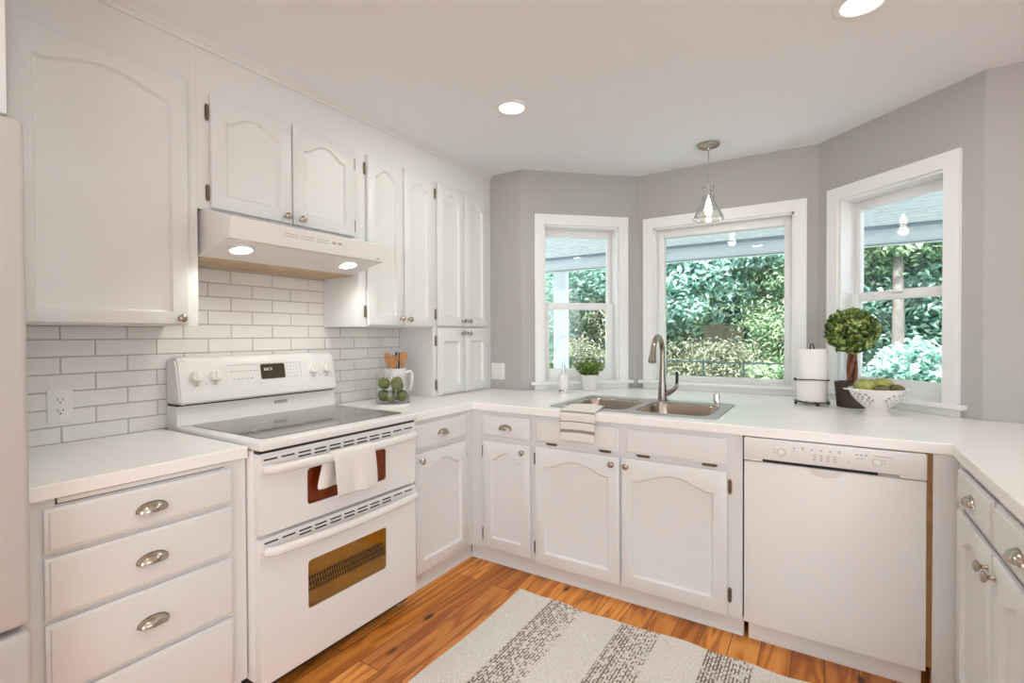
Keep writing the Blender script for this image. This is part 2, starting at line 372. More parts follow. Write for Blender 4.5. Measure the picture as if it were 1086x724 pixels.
# ------------------------------------------------------------------ the room
XL, YB, XR, CT, H = -1.703, 2.26, .371, .914, 2.45
WX, Y2 = -2.35, 2.946
P1, P2, P3, P4 = (-1.794, Y2), (-1.170, 3.534), (-.040, 3.534), (.584, Y2)
EX, RY = 3.6, -3.2                                   # far right wall and rear wall of the open dining side
bm = BM(); prism(bm, [(WX, RY), (EX, RY), (EX, Y2), P4, P3, P2, P1, (WX, Y2)], -.05, 0, 'z'); struct('floor', bm, 'pine', 'orange pine board floor')
T = .16
OUT = [(WX-T, RY-T), (EX+T, RY-T), (EX+T, Y2+T), (.65, Y2+T), (.03, 3.534+T), (-1.24, 3.534+T), (-1.86, Y2+T), (WX-T, Y2+T)]
bm = BM(); prism(bm, OUT, H, H+.12, 'z'); struct('ceiling', bm, 'ceil', 'smooth off-white ceiling')
bm = BM(); box(bm, WX-T, WX, RY-T, Y2+T, -.05, H); wl = struct('wall_left', bm, 'wallp', 'grey wall behind the cabinets and tile')
bm = BM(); box(bm, WX, P1[0], Y2, Y2+T, -.05, H); struct('wall_back', bm, 'wallp', 'short grey wall between tall cabinet and bay')
bm = BM(); box(bm, P4[0], EX+T, Y2, Y2+T, -.05, H); struct('wall_right', bm, 'wallp', 'grey wall right of the bay')
# dining side: unseen rear and side walls, openings added for the fill light
bm = BM(); box(bm, WX, -.6, RY-T, RY, -.05, H); box(bm, 2.6, EX+T, RY-T, RY, -.05, H); box(bm, -.6, 2.6, RY-T, RY, 2.3, H); box(bm, -.6, 2.6, RY-T, RY, -.05, .1); struct('wall_rear', bm, 'wallp')
bm = BM(); box(bm, EX, EX+T, RY, -1.8, -.05, H); box(bm, EX, EX+T, .6, Y2, -.05, H); box(bm, EX, EX+T, -1.8, .6, 2.2, H); box(bm, EX, EX+T, -1.8, .6, -.05, .7); struct('wall_side', bm, 'wallp')

def bay(n, A, B, o0, o1, zo0, zo1, wname, label, fixed=False, cas=(0, 0)):
    """a bay wall from A to B with a window opening o0..o1 (along) x zo0..zo1"""
    A = Vector((*A, 0)); B = Vector((*B, 0)); Ln = (B-A).length; d = (B-A)/Ln; nn = Vector((-d.y, d.x, 0))   # nn points outdoors
    Mx = Matrix(((d.x, nn.x, 0, A.x), (d.y, nn.y, 0, A.y), (0, 0, 1, 0), (0, 0, 0, 1)))
    def bx(b, *a, **k): return box(b, *a, mat=Mx, **k)
    b = BM(); bx(b, 0, o0, 0, T, -.05, H); bx(b, o1, Ln, 0, T, -.05, H); bx(b, o0, o1, 0, T, -.05, zo0); bx(b, o0, o1, 0, T, zo1, H)
    struct(wname, b, 'wallp')
    W = sroot(n, label, (Mx @ Vector(((o0+o1)/2, 0, zo0))))
    c0, c1 = cas; ct = zo1+.072
    b = BM(); e = .018
    prism(b, [(c0, CT+.04), (o0, CT+.04), (o0, zo1), (o1, zo1), (o1, CT+.04), (c1, CT+.04), (c1, ct), (c0, ct)], -e, 0, 'y')
    # a thin raised outer bead
    b.transform(Mx); part('casing', b, 'trimw', W)
    b = BM(); bx(b, c0-.03, c1+.03, -.045, .0, .950, .972, bev=.004); bx(b, c0, c1, -.02, 0, CT+.001, .950); bx(b, o0, o1, 0, .075, .950, .972); part('sill', b, 'trimw', W)
    b = BM(); j = .012; bx(b, o0, o0+j, 0, T, .972, zo1); bx(b, o1-j, o1, 0, T, .972, zo1); bx(b, o0, o1, 0, T, zo1-j, zo1); bx(b, o0, o1, .075, T, .972, .972+j); part('jamb', b, 'trimw', W)
    a0, a1, z0, z1 = o0+j, o1-j, .972+j, zo1-j
    def sash(y0, y1, x0, x1, za, zb, l, r, bt, tp, nm):
        b = BM(); bx(b, x0, x0+l, y0, y1, za, zb, bev=.003); bx(b, x1-r, x1, y0, y1, za, zb, bev=.003)
        bx(b, x0+l, x1-r, y0, y1, za, za+bt, bev=.003); bx(b, x0+l, x1-r, y0, y1, zb-tp, zb, bev=.003); s = part(nm, b, 'trimw', W)
        b = BM(); ym = (y0+y1)/2; g = .004
        bx(b, x0+l-g, x1-r+g, ym-.002, ym+.002, za+bt-g, zb-tp+g); part('pane', b, 'glass', s)
        return s
    if fixed: sash(.07, .12, a0, a1, z0, z1, .046, .046, .022, .05, 'sash')
    else:
        mid = 1.505
        s = sash(.072, .102, a0, a1, z0, mid+.027, .048, .048, .072, .05, 'lower_sash')
        b = BM(); bx(b, (a0+a1)/2-.03, (a0+a1)/2+.03, .060, .072, mid+.012, mid+.022, bev=.002); part('sash_lock', b, 'trimw', s)
        sash(.104, .134, a0, a1, mid-.02, z1, .030, .030, .045, .05, 'upper_sash')
    return W
bay('window_1', P1, P2, .160, .718, .93, 2.074, 'wall_bay_left', 'narrow double hung window left of the sink', cas=(.094, .788))
bay('window_2', P2, P3, .128, 1.002, .93, 2.056, 'wall_bay_center', 'wide fixed picture window behind the sink', True, cas=(.056, 1.070))
bay('window_3', P3, P4, .142, .704, .93, 2.070, 'wall_bay_right', 'narrow double hung window right of the sink', cas=(.074, .772))

# crown moulding over the cabinets
bm = BM(); prism(bm, [(-2.0545, 2.4495), (-2.0545, 2.418), (-2.048, 2.418), (-2.044, 2.432), (-2.030, 2.440), (-2.026, 2.4495)], .378, Y2-.001, 'y'); struct('trim_1', bm, 'cab', 'small crown moulding over the wall cabinets')
# tile
bm = BM(); random.seed(3)
TW, TH, G = .2035, .0631, .0019
regs = [(.36, .966, CT+.001, 1.337), (.966, 1.746, CT+.001, 1.614), (1.746, 2.317, CT+.001, 1.344)]
def inreg(y, z): return any(a <= y <= b and c <= z <= d for a, b, c, d in regs)
rowz = .910; row = 0
while rowz < 1.614:
    za, zb = max(rowz, CT+.001), rowz+TH
    y = .225+(TW*.5 if row % 2 else 0)-TW
    while y < 2.317:
        for a, b, c, d in regs:
            y0, y1, z0, z1 = max(y, a), min(y+TW, b), max(za, c), min(zb, d)
            # join pieces across regions only where both exist
            if y1-y0 < .002 or z1-z0 < .006: continue
            g0 = G/2 if y0 == y else 0; g1 = G/2 if y1 == y+TW else 0
            gz0 = G/2 if z0 == rowz else .0; gz1 = G/2 if z1 == rowz+TH else 0
            y0 += g0; y1 -= g1; z0 += gz0; z1 -= gz1
            if y1-y0 < .004: continue
            q = .0022; tx = [random.uniform(-.0006, .0006) for _ in range(2)]
            fr = WX+.0085
            bk = [bm.verts.new((WX+.003, yy, zz)) for yy, zz in ((y0, z0), (y1, z0), (y1, z1), (y0, z1))]
            ft = [bm.verts.new((fr+sy*tx[0]+sz*tx[1], yy, zz)) for yy, zz, sy, sz in ((y0+q*bool(g0), z0+q*bool(gz0), -1, -1), (y1-q*bool(g1), z0+q*bool(gz0), 1, -1), (y1-q*bool(g1), z1-q*bool(gz1), 1, 1), (y0+q*bool(g0), z1-q*bool(gz1), -1, 1))]
            bm.faces.new(ft)
            for i in range(4): bm.faces.new((bk[i], bk[(i+1) % 4], ft[(i+1) % 4], ft[i]))
        y += TW
    rowz += TH; row += 1
t = struct('tile_backsplash', bm, 'tile', 'glazed white subway tile', wl, smooth=None)
bm = BM()
for a, b, c, d in regs: box(bm, WX+.0005, WX+.0052, a, b, c, d)
struct('grout_bed', bm, 'grout', None, wl)

# ------------------------------------------------------------------ cabinet parts (local: x across, front faces -y, z up)
def door_mesh(w, h, arch=.045, t=.019, st=.056, rb=None, rt_=None, name='door'):
    rb = rb or st; rt_ = rt_ or st; NP = 28 if arch else 1
    bm = BM(); hw = w/2
    ix = hw-st; zs = h-rt_-arch
    def prof(u):                                     # u in -1..1 -> 0..1 cathedral arch
        a = abs(u)
        if a > .86: return 0
        return (0.5+0.5*math.cos(math.pi*a/.86))**.62
    def inner(off):
        xx = ix-off; pts = [(-xx, rb+off), (xx, rb+off)]
        for i in range(NP+1):
            u = 1-2*i/NP; pts.append((u*xx, zs-off+arch*prof(u)))
        return pts
    def rect(ins):
        xx = hw-ins; pts = [(-xx, ins), (xx, ins)]
        for i in range(NP+1): pts.append(((1-2*i/NP)*xx, h-ins))
        return pts
    loops = [(rect(.008), 0), (rect(.008), -.005), (rect(0), -.0055), (rect(0), -t+.007), (rect(.0025), -t+.002), (rect(.006), -t), (inner(0), -t), (inner(.0035), -t+.008), (inner(.008), -t+.0125), (inner(.011), -t+.013)]
    V = [[bm.verts.new((hw+x, y, z)) for x, z in pts] for pts, y in loops]
    n = len(V[0])
    for a, b in zip(V, V[1:]):
        for i in range(n):
            j = (i+1) % n; bm.faces.new((a[i], a[j], b[j], b[i]))
    bm.faces.new(V[-1]); bm.faces.new(list(reversed(V[0])))
    return mesh_of(name, bm, 30)
def slab_mesh(w, h, t=.019, name='drawer'):
    bm = BM(); loops = [(.008, 0), (.008, -.005), (0, -.0055), (0, -t+.008), (.003, -t+.006), (.009, -t+.004), (.011, -t+.0005), (.014, -t)]
    V = [[bm.verts.new(p) for p in ((i, y, i), (w-i, y, i), (w-i, y, h-i), (i, y, h-i))] for i, y in loops]
    for a, b in zip(V, V[1:]):
        for i in range(4): bm.faces.new((a[i], a[(i+1) % 4], b[(i+1) % 4], b[i]))
    bm.faces.new(V[-1]); bm.faces.new(list(reversed(V[0])))
    return mesh_of(name, bm, 30)
bm = BM(); lathe(bm, [(.0085, 0), (.0075, .002), (.006, .006), (.0055, .012), (.009, .016), (.0145, .020), (.0155, .024), (.013, .028), (.007, .0305), (0, .031)], seg=20, mat=Matrix.Rotation(R(90), 4, 'X')); KNOB = mesh_of('knob', bm)
bm = BM()
box(bm, -.0075, .0075, -.0025, 0, -.026, .026, bev=.0008, seg=1); box(bm, -.0045, .0045, -.0025, 0, -.032, -.026); box(bm, -.0045, .0045, -.0025, 0, .026, .032)
for a, b in ((-.024, -.009), (-.008, .008), (.009, .024)): rod(bm, (0, -.0045, a), (0, -.0045, b), .0042, 10)
ball(bm, (0, -.0045, .027), .0042, 8); ball(bm, (0, -.0045, -.027), .0042, 8)
HINGE = mesh_of('hinge', bm)
def cup_mesh(w=.080, h=.026, d=.025):
    bm = BM(); nu, nv = 22, 8
    def shell(s, off):
        g = []
        for i in range(nu+1):
            a = math.pi*i/nu; row = []
            for j in range(nv+1):
                p = (math.pi/2)*j/nv
                row.append(bm.verts.new((-(w/2-off)*math.cos(a), -(d-off)*math.sin(a)**.8*math.cos(p), (h-off)*math.sin(a)**.8*math.sin(p)-.012)))
            g.append(row)
        for i in range(nu):
            for j in range(nv):
                try: bm.faces.new((g[i][j], g[i+1][j], g[i+1][j+1], g[i][j+1]))
                except ValueError: pass
        return g
    a = shell(1, 0); b = shell(-1, .0022)
    for i in range(nu): bm.faces.new((a[i][0], b[i][0], b[i+1][0], a[i+1][0]))
    # flange against the drawer
    pts = [(-(w/2+.003)*math.cos(math.pi*i/24), (h+.003)*math.sin(math.pi*i/24)**.8-.012) for i in range(25)]
    prism(bm, pts, -.0018, 0, 'y')
    bmesh.ops.remove_doubles(bm, verts=bm.verts[:], dist=.00005)
    return mesh_of('cup_pull', bm, 50)
CUP = cup_mesh()
def hinge(par, x, z, rot=0):
    o = place('hinge', HINGE, 'bronze', par, (x, 0, z), 'dark bronze hinge')
    if rot: o.rotation_euler = (0, rot, 0)
    return o
def door(cab, x0, x1, z0, z1, arch=.045, knob=None, hz=(), hs=None, rail=None, top=None):
    o = place('door', door_mesh(x1-x0, z1-z0, arch, rb=rail, rt_=top), 'cab', cab, (x0, 0, z0))
    if knob: place('knob', KNOB, 'nickel', o, (knob[0]-x0, -.019, knob[1]-z0), 'nickel knob')
    for z in hz: hinge(o, (-.0085 if hs == 'l' else x1-x0+.0085), z-z0)
    return o
def drawer(cab, x0, x1, z0, z1, pull=True, nm='drawer'):
    o = place(nm, slab_mesh(x1-x0, z1-z0), 'cab', cab, (x0, 0, z0))
    if pull: place('cup_pull', CUP, 'nickel', o, ((x1-x0)/2, -.019, (z1-z0)/2), 'nickel cup pull')
    return o
def carcass(cab, w, d, z0, z1, top=True, kick=None, back_open=False):
    bm = BM(); s = .018
    box(bm, 0, w, 0, .02, z0, z1)                       # face frame
    box(bm, 0, s, .02, d, z0, z1); box(bm, w-s, w, .02, d, z0, z1); box(bm, s, w-s, .02, d, z0, z0+s); box(bm, s, w-s, d-s, d, z0+s, z1)
    if top: box(bm, s, w-s, .02, d-s, z1-s, z1)
    me = mesh_of('carcass', bm); place('carcass', me, 'cab', cab)
    if kick:
        bm = BM(); box(bm, kick[0], kick[1], kick[2], kick[2]+.018, .0005, z0-.0005)
        prism(bm, [(kick[2]-.012, .0005), (kick[2]-.0005, .0005), (kick[2]-.0005, .018), (kick[2]-.006, .016), (kick[2]-.011, .009)], kick[0], kick[1], 'x')
        place('toe_kick', mesh_of('toe_kick', bm), 'cab', cab)
    return cab
L90, R90 = R(90), R(-90)

# ------------------------------------------------------------------ wall cabinets
FX = -2.055; DEP = FX-WX-.0095
y0 = .378; c = thing('wall_cabinet', 'large white wall cabinet with one wide arched door nearest the refrigerator', 'cabinet', (FX, y0, 0), L90)
carcass(c, .966-y0, DEP, 1.339, 2.449); door(c, .436-y0, .927-y0, 1.343, 2.262, .040, (.893-y0, 1.366), rail=.045)
y0 = .9665; c = thing('wall_cabinet', 'short white wall cabinet with two arched doors right above the range hood', 'cabinet', (FX, y0, 0), L90)
carcass(c, .779, DEP, 1.796, 2.449)
door(c, 1.012-y0, 1.360-y0, 1.804, 2.259, .045, (1.327-y0, 1.832), (2.178, 1.863), 'l'); door(c, 1.366-y0, 1.712-y0, 1.804, 2.259, .045, (1.400-y0, 1.832), (2.180, 1.863), 'r')
y0 = 1.746; c = thing('wall_cabinet', 'white wall cabinet with two narrow doors between the hood and the tall cabinet', 'cabinet', (FX, y0, 0), L90)
carcass(c, .571, DEP, 1.346, 2.449)
door(c, 1.796-y0, 2.056-y0, 1.353, 2.255, .040, (2.026-y0, 1.392), (2.18, 1.427), 'l'); door(c, 2.061-y0, 2.312-y0, 1.353, 2.255, .040, (2.092-y0, 1.392))
y0 = 2.3175; c = thing('tall_cabinet', 'tall white cabinet standing on the counter in the corner with four doors', 'cabinet', (FX, y0, 0), L90)
carcass(c, Y2-.001-y0, DEP, CT+.0005, 2.449)
door(c, 2.352-y0, 2.620-y0, 1.358, 2.253, .040, (2.592-y0, 1.394), (2.18, 1.431), 'l'); door(c, 2.625-y0, 2.882-y0, 1.358, 2.253, .040, (2.654-y0, 1.394), (2.184, 1.435), 'r')
door(c, 2.352-y0, 2.620-y0, .926, 1.346, 0, (2.592-y0, 1.314), (1.265, .99), 'l', top=.085); door(c, 2.625-y0, 2.882-y0, .926, 1.346, 0, (2.654-y0, 1.314), (1.259, .998), 'r', top=.085)

# ------------------------------------------------------------------ base cabinets
BX = XL-.022; BD = BX-WX-.012
y0 = .386; c = thing('base_cabinet', 'white base cabinet of four drawers between refrigerator and stove', 'cabinet', (BX, y0, 0), L90)
carcass(c, .958-y0, BD, .09, CT-.0405, kick=(0, .958-y0, .04))
for z0, z1 in ((.730, .848), (.556, .717), (.350, .543), (.112, .337)): drawer(c, .424-y0, .907-y0, z0, z1)
bm = BM(); box(bm, .45-y0, .885-y0, -.0015, 0, .8535, .8720); s_ = place('board_slot', mesh_of('board_slot', bm), 'dark', c)
bm = BM(); box(bm, .453-y0, .882-y0, -.008, -.0015, .857, .8705, bev=.001, seg=1); place('cutting_board', mesh_of('cutting_board', bm), 'cab', c)
y0 = 1.752; c = thing('base_cabinet', 'white base cabinet with one drawer and door between stove and corner', 'cabinet', (BX, y0, 0), L90)
carcass(c, YB+.0215-y0, BD, .09, CT-.0405, kick=(0, YB+.0618-y0, .04))
drawer(c, 1.792-y0, 2.212-y0, .730, .852); door(c, 1.792-y0, 2.214-y0, .104, .710, .045, (1.826-y0, .672), (.640, .172), 'r', rail=.06)
BY = YB+.022
x0 = BX+.0005; c = thing('base_cabinet', 'narrow white base cabinet with drawer and arched door left of the sink cabinet', 'cabinet', (x0, BY, 0))
carcass(c, -1.3135-x0, .6, .09, CT-.0405, kick=(-.035, -1.3135-x0, .04))
drawer(c, -1.640-x0, -1.330-x0, .732, .849); door(c, -1.640-x0, -1.330-x0, .102, .705, .045, (-1.372-x0, .668), (.640, .172), 'l', rail=.06)
x0 = -1.313; c = thing('sink_cabinet', 'wide white sink base cabinet with two arched doors under two false drawer fronts', 'cabinet', (x0, BY, 0))
carcass(c, 1.018, .6, .09, CT-.0405, top=False, kick=(0, 1.018, .04))
door(c, .014, .480, .090, .711, .045, (-.869-x0, .676), (.641, .168), 'l', rail=.062); door(c, .489, .960, .092, .712, .045, (-.797-x0, .676), (.645, .178), 'r', rail=.062)
for a, b, hh in ((-1.296, -.838, (-1.207, -.912)), (-.802, -.355, (-.722, -.428))):
    f = drawer(c, a-x0, b-x0, .736, .851, False, 'false_drawer')
    for hx in hh: hinge(f, hx-a, -.008, R(90))
y0 = BY; RX = XR+.022; c = thing('base_cabinet', 'white peninsula base cabinet with two drawers over two doors right of dishwasher', 'cabinet', (RX, y0, 0), R90)
RW = BY-1.30
carcass(c, RW, .60, .09, CT-.0405, kick=(0, RW, .04))
def ry(y): return y0-y
drawer(c, ry(2.205), ry(1.797), .730, .850); drawer(c, ry(1.778), ry(1.350), .730, .850)
door(c, ry(2.205), ry(1.790), .104, .710, .045, (ry(1.822), .660), (), rail=.06); door(c, ry(1.782), ry(1.350), .104, .710, .045, (ry(1.750), .660), (), rail=.06)
bm = BM(); box(bm, ry(2.20), ry(1.80), -.0015, 0, .8535, .872); place('board_slot', mesh_of('board_slot', bm), 'dark', c)
bm = BM(); box(bm, ry(2.197), ry(1.803), -.006, -.0015, .856, .8705, bev=.001, seg=1); place('cutting_board', mesh_of('cutting_board', bm), 'cab', c)
# corner filler beside the dishwasher, part of the same unit
bm = BM(); box(bm, .3225, RX-.0005, BY-.008, BY+.02, .005, CT-.0405); part('filler_panel', bm, 'cab', c)
bm = BM(); box(bm, .3065, .322, BY+.004, BY+.3, .10, CT-.0405); part('raw_side', bm, 'sidewood', c, label='raw brown wood edge')

# ------------------------------------------------------------------ counters
def counter(name, outline, label, holes=()):
    bm = BM(); prism(bm, outline, CT-.040, CT, 'z', holes)
    o = solo(name, bm, 'quartz', label, 'countertop', (outline[0][0], outline[0][1], CT-.040), smooth=None)
    md = o.modifiers.new('edge', 'BEVEL'); md.width = .004; md.segments = 2; md.limit_method = 'ANGLE'; md.angle_limit = R(40)
    return o
counter('countertop', [(WX+.0095, .386), (XL, .386), (XL, .9575), (WX+.0095, .9575)], 'short white quartz countertop left of the stove')
e = .0015
counter('countertop', [(WX+.0095, 1.7505), (XL, 1.7505), (XL, YB), (XR, YB), (XR, 1.28), (1.06, 1.28), (1.06, Y2-e), (P4[0], Y2-e), (P3[0], 3.534-e-.02), (P2[0], 3.534-e-.02), (P1[0]+.002, Y2-e-.002), (WX+.0095, Y2-e)],
        'long white quartz countertop wrapping around under the windows', [rrect(-1.238, -.437, 2.372, 2.888, .03)])

# ------------------------------------------------------------------ refrigerator and cabinet above it
f = thing('refrigerator', 'white refrigerator with bottom freezer at the left edge', 'refrigerator', (-1.98, -.06, 0))
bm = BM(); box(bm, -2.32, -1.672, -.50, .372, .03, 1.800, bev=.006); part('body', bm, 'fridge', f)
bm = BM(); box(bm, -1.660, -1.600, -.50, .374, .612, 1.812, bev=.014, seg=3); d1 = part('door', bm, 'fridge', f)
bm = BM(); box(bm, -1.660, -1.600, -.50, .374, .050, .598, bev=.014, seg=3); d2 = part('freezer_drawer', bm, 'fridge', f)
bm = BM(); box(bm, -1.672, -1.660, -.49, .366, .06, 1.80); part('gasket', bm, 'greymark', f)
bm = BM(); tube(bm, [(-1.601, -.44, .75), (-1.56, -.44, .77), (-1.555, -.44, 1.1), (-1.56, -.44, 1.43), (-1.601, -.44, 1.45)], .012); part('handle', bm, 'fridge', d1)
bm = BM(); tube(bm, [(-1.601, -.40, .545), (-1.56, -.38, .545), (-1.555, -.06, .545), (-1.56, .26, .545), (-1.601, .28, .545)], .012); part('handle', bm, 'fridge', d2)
for xx in (-1.72, -2.26):
    for yy in (-.44, .30): bm = BM(); lathe(bm, [(.02, 0), (.02, .03)], (xx, yy, 0), 12); part('foot', bm, 'black', f)
y0 = -.5; c = thing('overhead_cabinet', 'white cabinet above the refrigerator at the top left corner', 'cabinet', (-1.742, y0, 0), L90)
carcass(c, .374-y0, .6, 1.86, 2.449); door(c, .05, .42, 1.88, 2.40, .04); door(c, .43, .80, 1.88, 2.40, .04)

# ------------------------------------------------------------------ stove
S0, S1 = .966, 1.744
s = thing('stove', 'white freestanding double oven stove with smooth black cooktop', 'stove', (-2.0, 1.355, 0))
bm = BM(); box(bm, -2.33, -1.695, S0, S1, .075, .894, bev=.003); body = part('body', bm, 'white', s)
bm = BM(); box(bm, -2.30, -1.715, S0+.01, S1-.01, .018, .075); part('base_skirt', bm, 'dark', s, label='dark recessed base')
for yy in (S0+.04, S1-.04):
    bm = BM(); lathe(bm, [(.018, .0005), (.018, .02)], (-1.75, yy, 0), 14); part('leg', bm, 'plastic', s)
    bm = BM(); lathe(bm, [(.018, .0005), (.018, .02)], (-2.27, yy, 0), 14); part('leg', bm, 'plastic', s)
bm = BM(); box(bm, -2.255, -1.644, S0, S1, .897, .929, bev=.009, seg=3); top = part('cooktop_frame', bm, 'white', s)
bm = BM(); prism(bm, rrect(-2.215, -1.700, S0+.04, S1-.04, .02), .929, .9315, 'z'); cg = part('glass_cooktop', bm, 'ceran', s, label='speckled dark glass cooktop')
for (bx_, by_, br_) in ((-1.83, 1.17, .105), (-1.83, 1.55, .085), (-2.09, 1.17, .075), (-2.09, 1.55, .10)):
    bm = BM(); lathe(bm, [(br_-.003, 0), (br_, 0), (br_, .0003), (br_-.003, .0003)], (bx_, by_, .9316), 48, closed=True); part('burner_ring', bm, 'greymark', cg)
# backguard
def ends(prof, a, b): bm = BM(); prism(bm, prof, a, b, 'y'); return bm
bm = ends([(-2.335, .895), (-2.246, .895), (-2.246, .932), (-2.252, 1.008), (-2.335, 1.008)], S0+.004, S1-.004); part('backguard', bm, 'white', s)
bm = ends([(-2.335, 1.008), (-2.258, 1.008), (-2.258, 1.016), (-2.335, 1.016)], S0+.006, S1-.006); part('seam', bm, 'black', s, label='black shadow gap')
pr = [(-2.335, 1.016), (-2.232, 1.016), (-2.226, 1.024), (-2.228, 1.05), (-2.250, 1.165), (-2.257, 1.190), (-2.268, 1.204), (-2.285, 1.210), (-2.335, 1.210)]
bm = ends(pr, S0+.004, S1-.004)
bmesh.ops.bevel(bm, geom=[e_ for e_ in bm.edges if abs(e_.verts[0].co.y-e_.verts[1].co.y) < 1e-6 and max(v.co.x for v in e_.verts) > -2.334 and len(e_.link_faces) == 2 and e_.calc_face_angle(0) > R(40)], offset=.008, segments=3, affect='EDGES')
cp = part('control_panel', bm, 'white', s)
# the panel face: a tilted plane; q(y,u,h) gives a point on it (u = height along it from z=1.05) raised by h
fdir = Vector((-2.250+2.228, 0, 1.165-1.05)).normalized(); fn = Vector((fdir.z, 0, -fdir.x))
PF = Matrix(((0, fn.x, fdir.x, -2.228), (1, 0, 0, 0), (0, fn.z, fdir.z, 1.05), (0, 0, 0, 1)))   # local: x along y, y outward, z up the face
for ky in (1.040, 1.117, 1.604, 1.682):
    bm = BM(); lathe(bm, [(.027, 0), (.027, .004), (.0235, .006), (.022, .018), (.0195, .021), (0, .0212)], seg=28, mat=PF @ Matrix.Translation((ky, 0, .078)) @ Matrix.Rotation(R(-90), 4, 'X'))
    k = part('burner_knob', bm, 'plastic', s)
    bm = BM(); box(bm, -.004, .004, .019, .027, -.021, .021, bev=.0015, seg=1, mat=PF @ Matrix.Translation((ky, 0, .078))); part('grip', bm, 'plastic', k)
    bm = BM(); box(bm, -.006, .006, .0, .0008, -.006, 0, mat=PF @ Matrix.Translation((ky, 0, .046))); part('pointer_mark', bm, 'greymark', k)
bm = BM(); prism(bm, rrect(1.325, 1.447, .047, .118, .006, 3), 0, .002, 'y'); bm.transform(PF); dsp = part('display', bm, 'display', s, label='brown clock display')
bm = BM()
for i, yy in enumerate((1.342, 1.352, 1.362, 1.374)):
    h_ = .010
    box(bm, yy, yy+.006, .002, .0026, .098, .0992, mat=PF); box(bm, yy, yy+.006, .002, .0026, .088, .0892, mat=PF)
    box(bm, yy, yy+.0012, .002, .0026, .088, .0992, mat=PF)
    if i != 2: box(bm, yy+.0048, yy+.006, .002, .0026, .088, .0992, mat=PF)
part('digits', bm, 'led', dsp, label='pale display digits')
bm = BM()
for i in range(8): box(bm, 1.185+i*.0175, 1.196+i*.0175, 0, .0006, .090, .0935, mat=PF)
for i in range(5): box(bm, 1.192+i*.020, 1.204+i*.020, 0, .0006, .055, .0585, mat=PF)
for i in range(4):
    for j in range(4): box(bm, 1.458+i*.0175, 1.464+i*.0175, 0, .0006, .050+j*.0165, .0535+j*.0165, mat=PF)
box(bm, 1.175, 1.535, 0, .0006, .1195, .1212, mat=PF); box(bm, 1.5335, 1.535, 0, .0006, .05, .1205, mat=PF)
box(bm, 1.318, 1.324, 0, .0006, .028, .034, mat=PF); box(bm, 1.078, 1.082, 0, .0006, .044, .049, mat=PF); box(bm, 1.643, 1.647, 0, .0006, .044, .049, mat=PF)
part('keypad_marks', bm, 'greymark', cp)
bm = BM(); box(bm, -2.2505, -2.2475, 1.395, 1.462, .972, .988); part('badge', bm, 'greymark', s, label='small grey badge plate')
# oven doors
def oven(z0, z1, wz0, wz1, hz, slots, nm):
    bm = BM(); prism(bm, rrect(S0+.004, S1-.001, z0, z1, .008, 3), -1.694, -1.660, 'x', [rrect(1.160, 1.556, wz0, wz1, .014, 4)])
    d = part(nm, bm, 'white', s)
    md = d.modifiers.new('edge', 'BEVEL'); md.width = .004; md.segments = 2; md.limit_method = 'ANGLE'; md.angle_limit = R(50)
    bm = BM(); box(bm, -1.694, -1.690, 1.155, 1.561, wz0-.005, wz1+.005); part('oven_liner', bm, 'ovenreflect2' if nm[0] == 'l' else 'ovenreflect', d, label='brown backing coloured as the reflected floor')
    bm = BM(); box(bm, -1.6645, -1.6625, 1.158, 1.558, wz0-.002, wz1+.002); g = part('oven_window', bm, 'ovenglass2' if nm[0] == 'l' else 'ovenglass', d, label='bronze tinted oven window')
    bm = BM(); zz = wz0+(wz1-wz0)*.46
    for i in range(34): rod(bm, (-1.668, 1.168+i*.0115, zz-.026), (-1.684, 1.168+i*.0115, zz+.028), .0019, 6)
    for k in (-.02, 0, .022): rod(bm, (-1.676-.18*k, 1.16, zz+k), (-1.676-.18*k, 1.556, zz+k), .0016, 6)
    if nm == 'lower_oven_door': part('oven_rack', bm, 'dark', g)
    else: bm.free()
    pts = [(-1.661, S0+.022, hz), (-1.640, S0+.022, hz), (-1.628, S0+.034, hz-.001)]
    for i in range(1, 12):
        u = i/12; pts.append((-1.622-.0-.012*math.sin(math.pi*u)*-1, S0+.034+u*(S1-S0-.068), hz-.004*math.sin(math.pi*u)))
    pts += [(-1.628, S1-.034, hz-.001), (-1.640, S1-.022, hz), (-1.661, S1-.022, hz)]
    bm = BM(); tube(bm, pts, [.013, .015]+[.0155]*(len(pts)-4)+[.015, .013], 16, (1, 1.15)); part('handle', bm, 'white', d)
    bm = BM(); pitch = .0682
    for i in range(11):
        a = S0+.021+i*pitch; b = a+.052
        box(bm, -1.6605, -1.6592, a, b, slots, slots+.0058)
        if 2 <= i <= 8: box(bm, -1.6605, -1.6595, a, b, slots-.0140, slots-.0082)
    part('vent_slots', bm, 'black', d, label='black vent slots')
    return d
oven(.598, .886, .657, .795, .834, .860, 'upper_oven_door'); oven(.066, .586, .258, .442, .545, .566, 'lower_oven_door')
bm = BM(); box(bm, -1.694, -1.664, S0+.006, S1-.004, .886, .897); part('seam', bm, 'black', s, label='black gap under the cooktop')

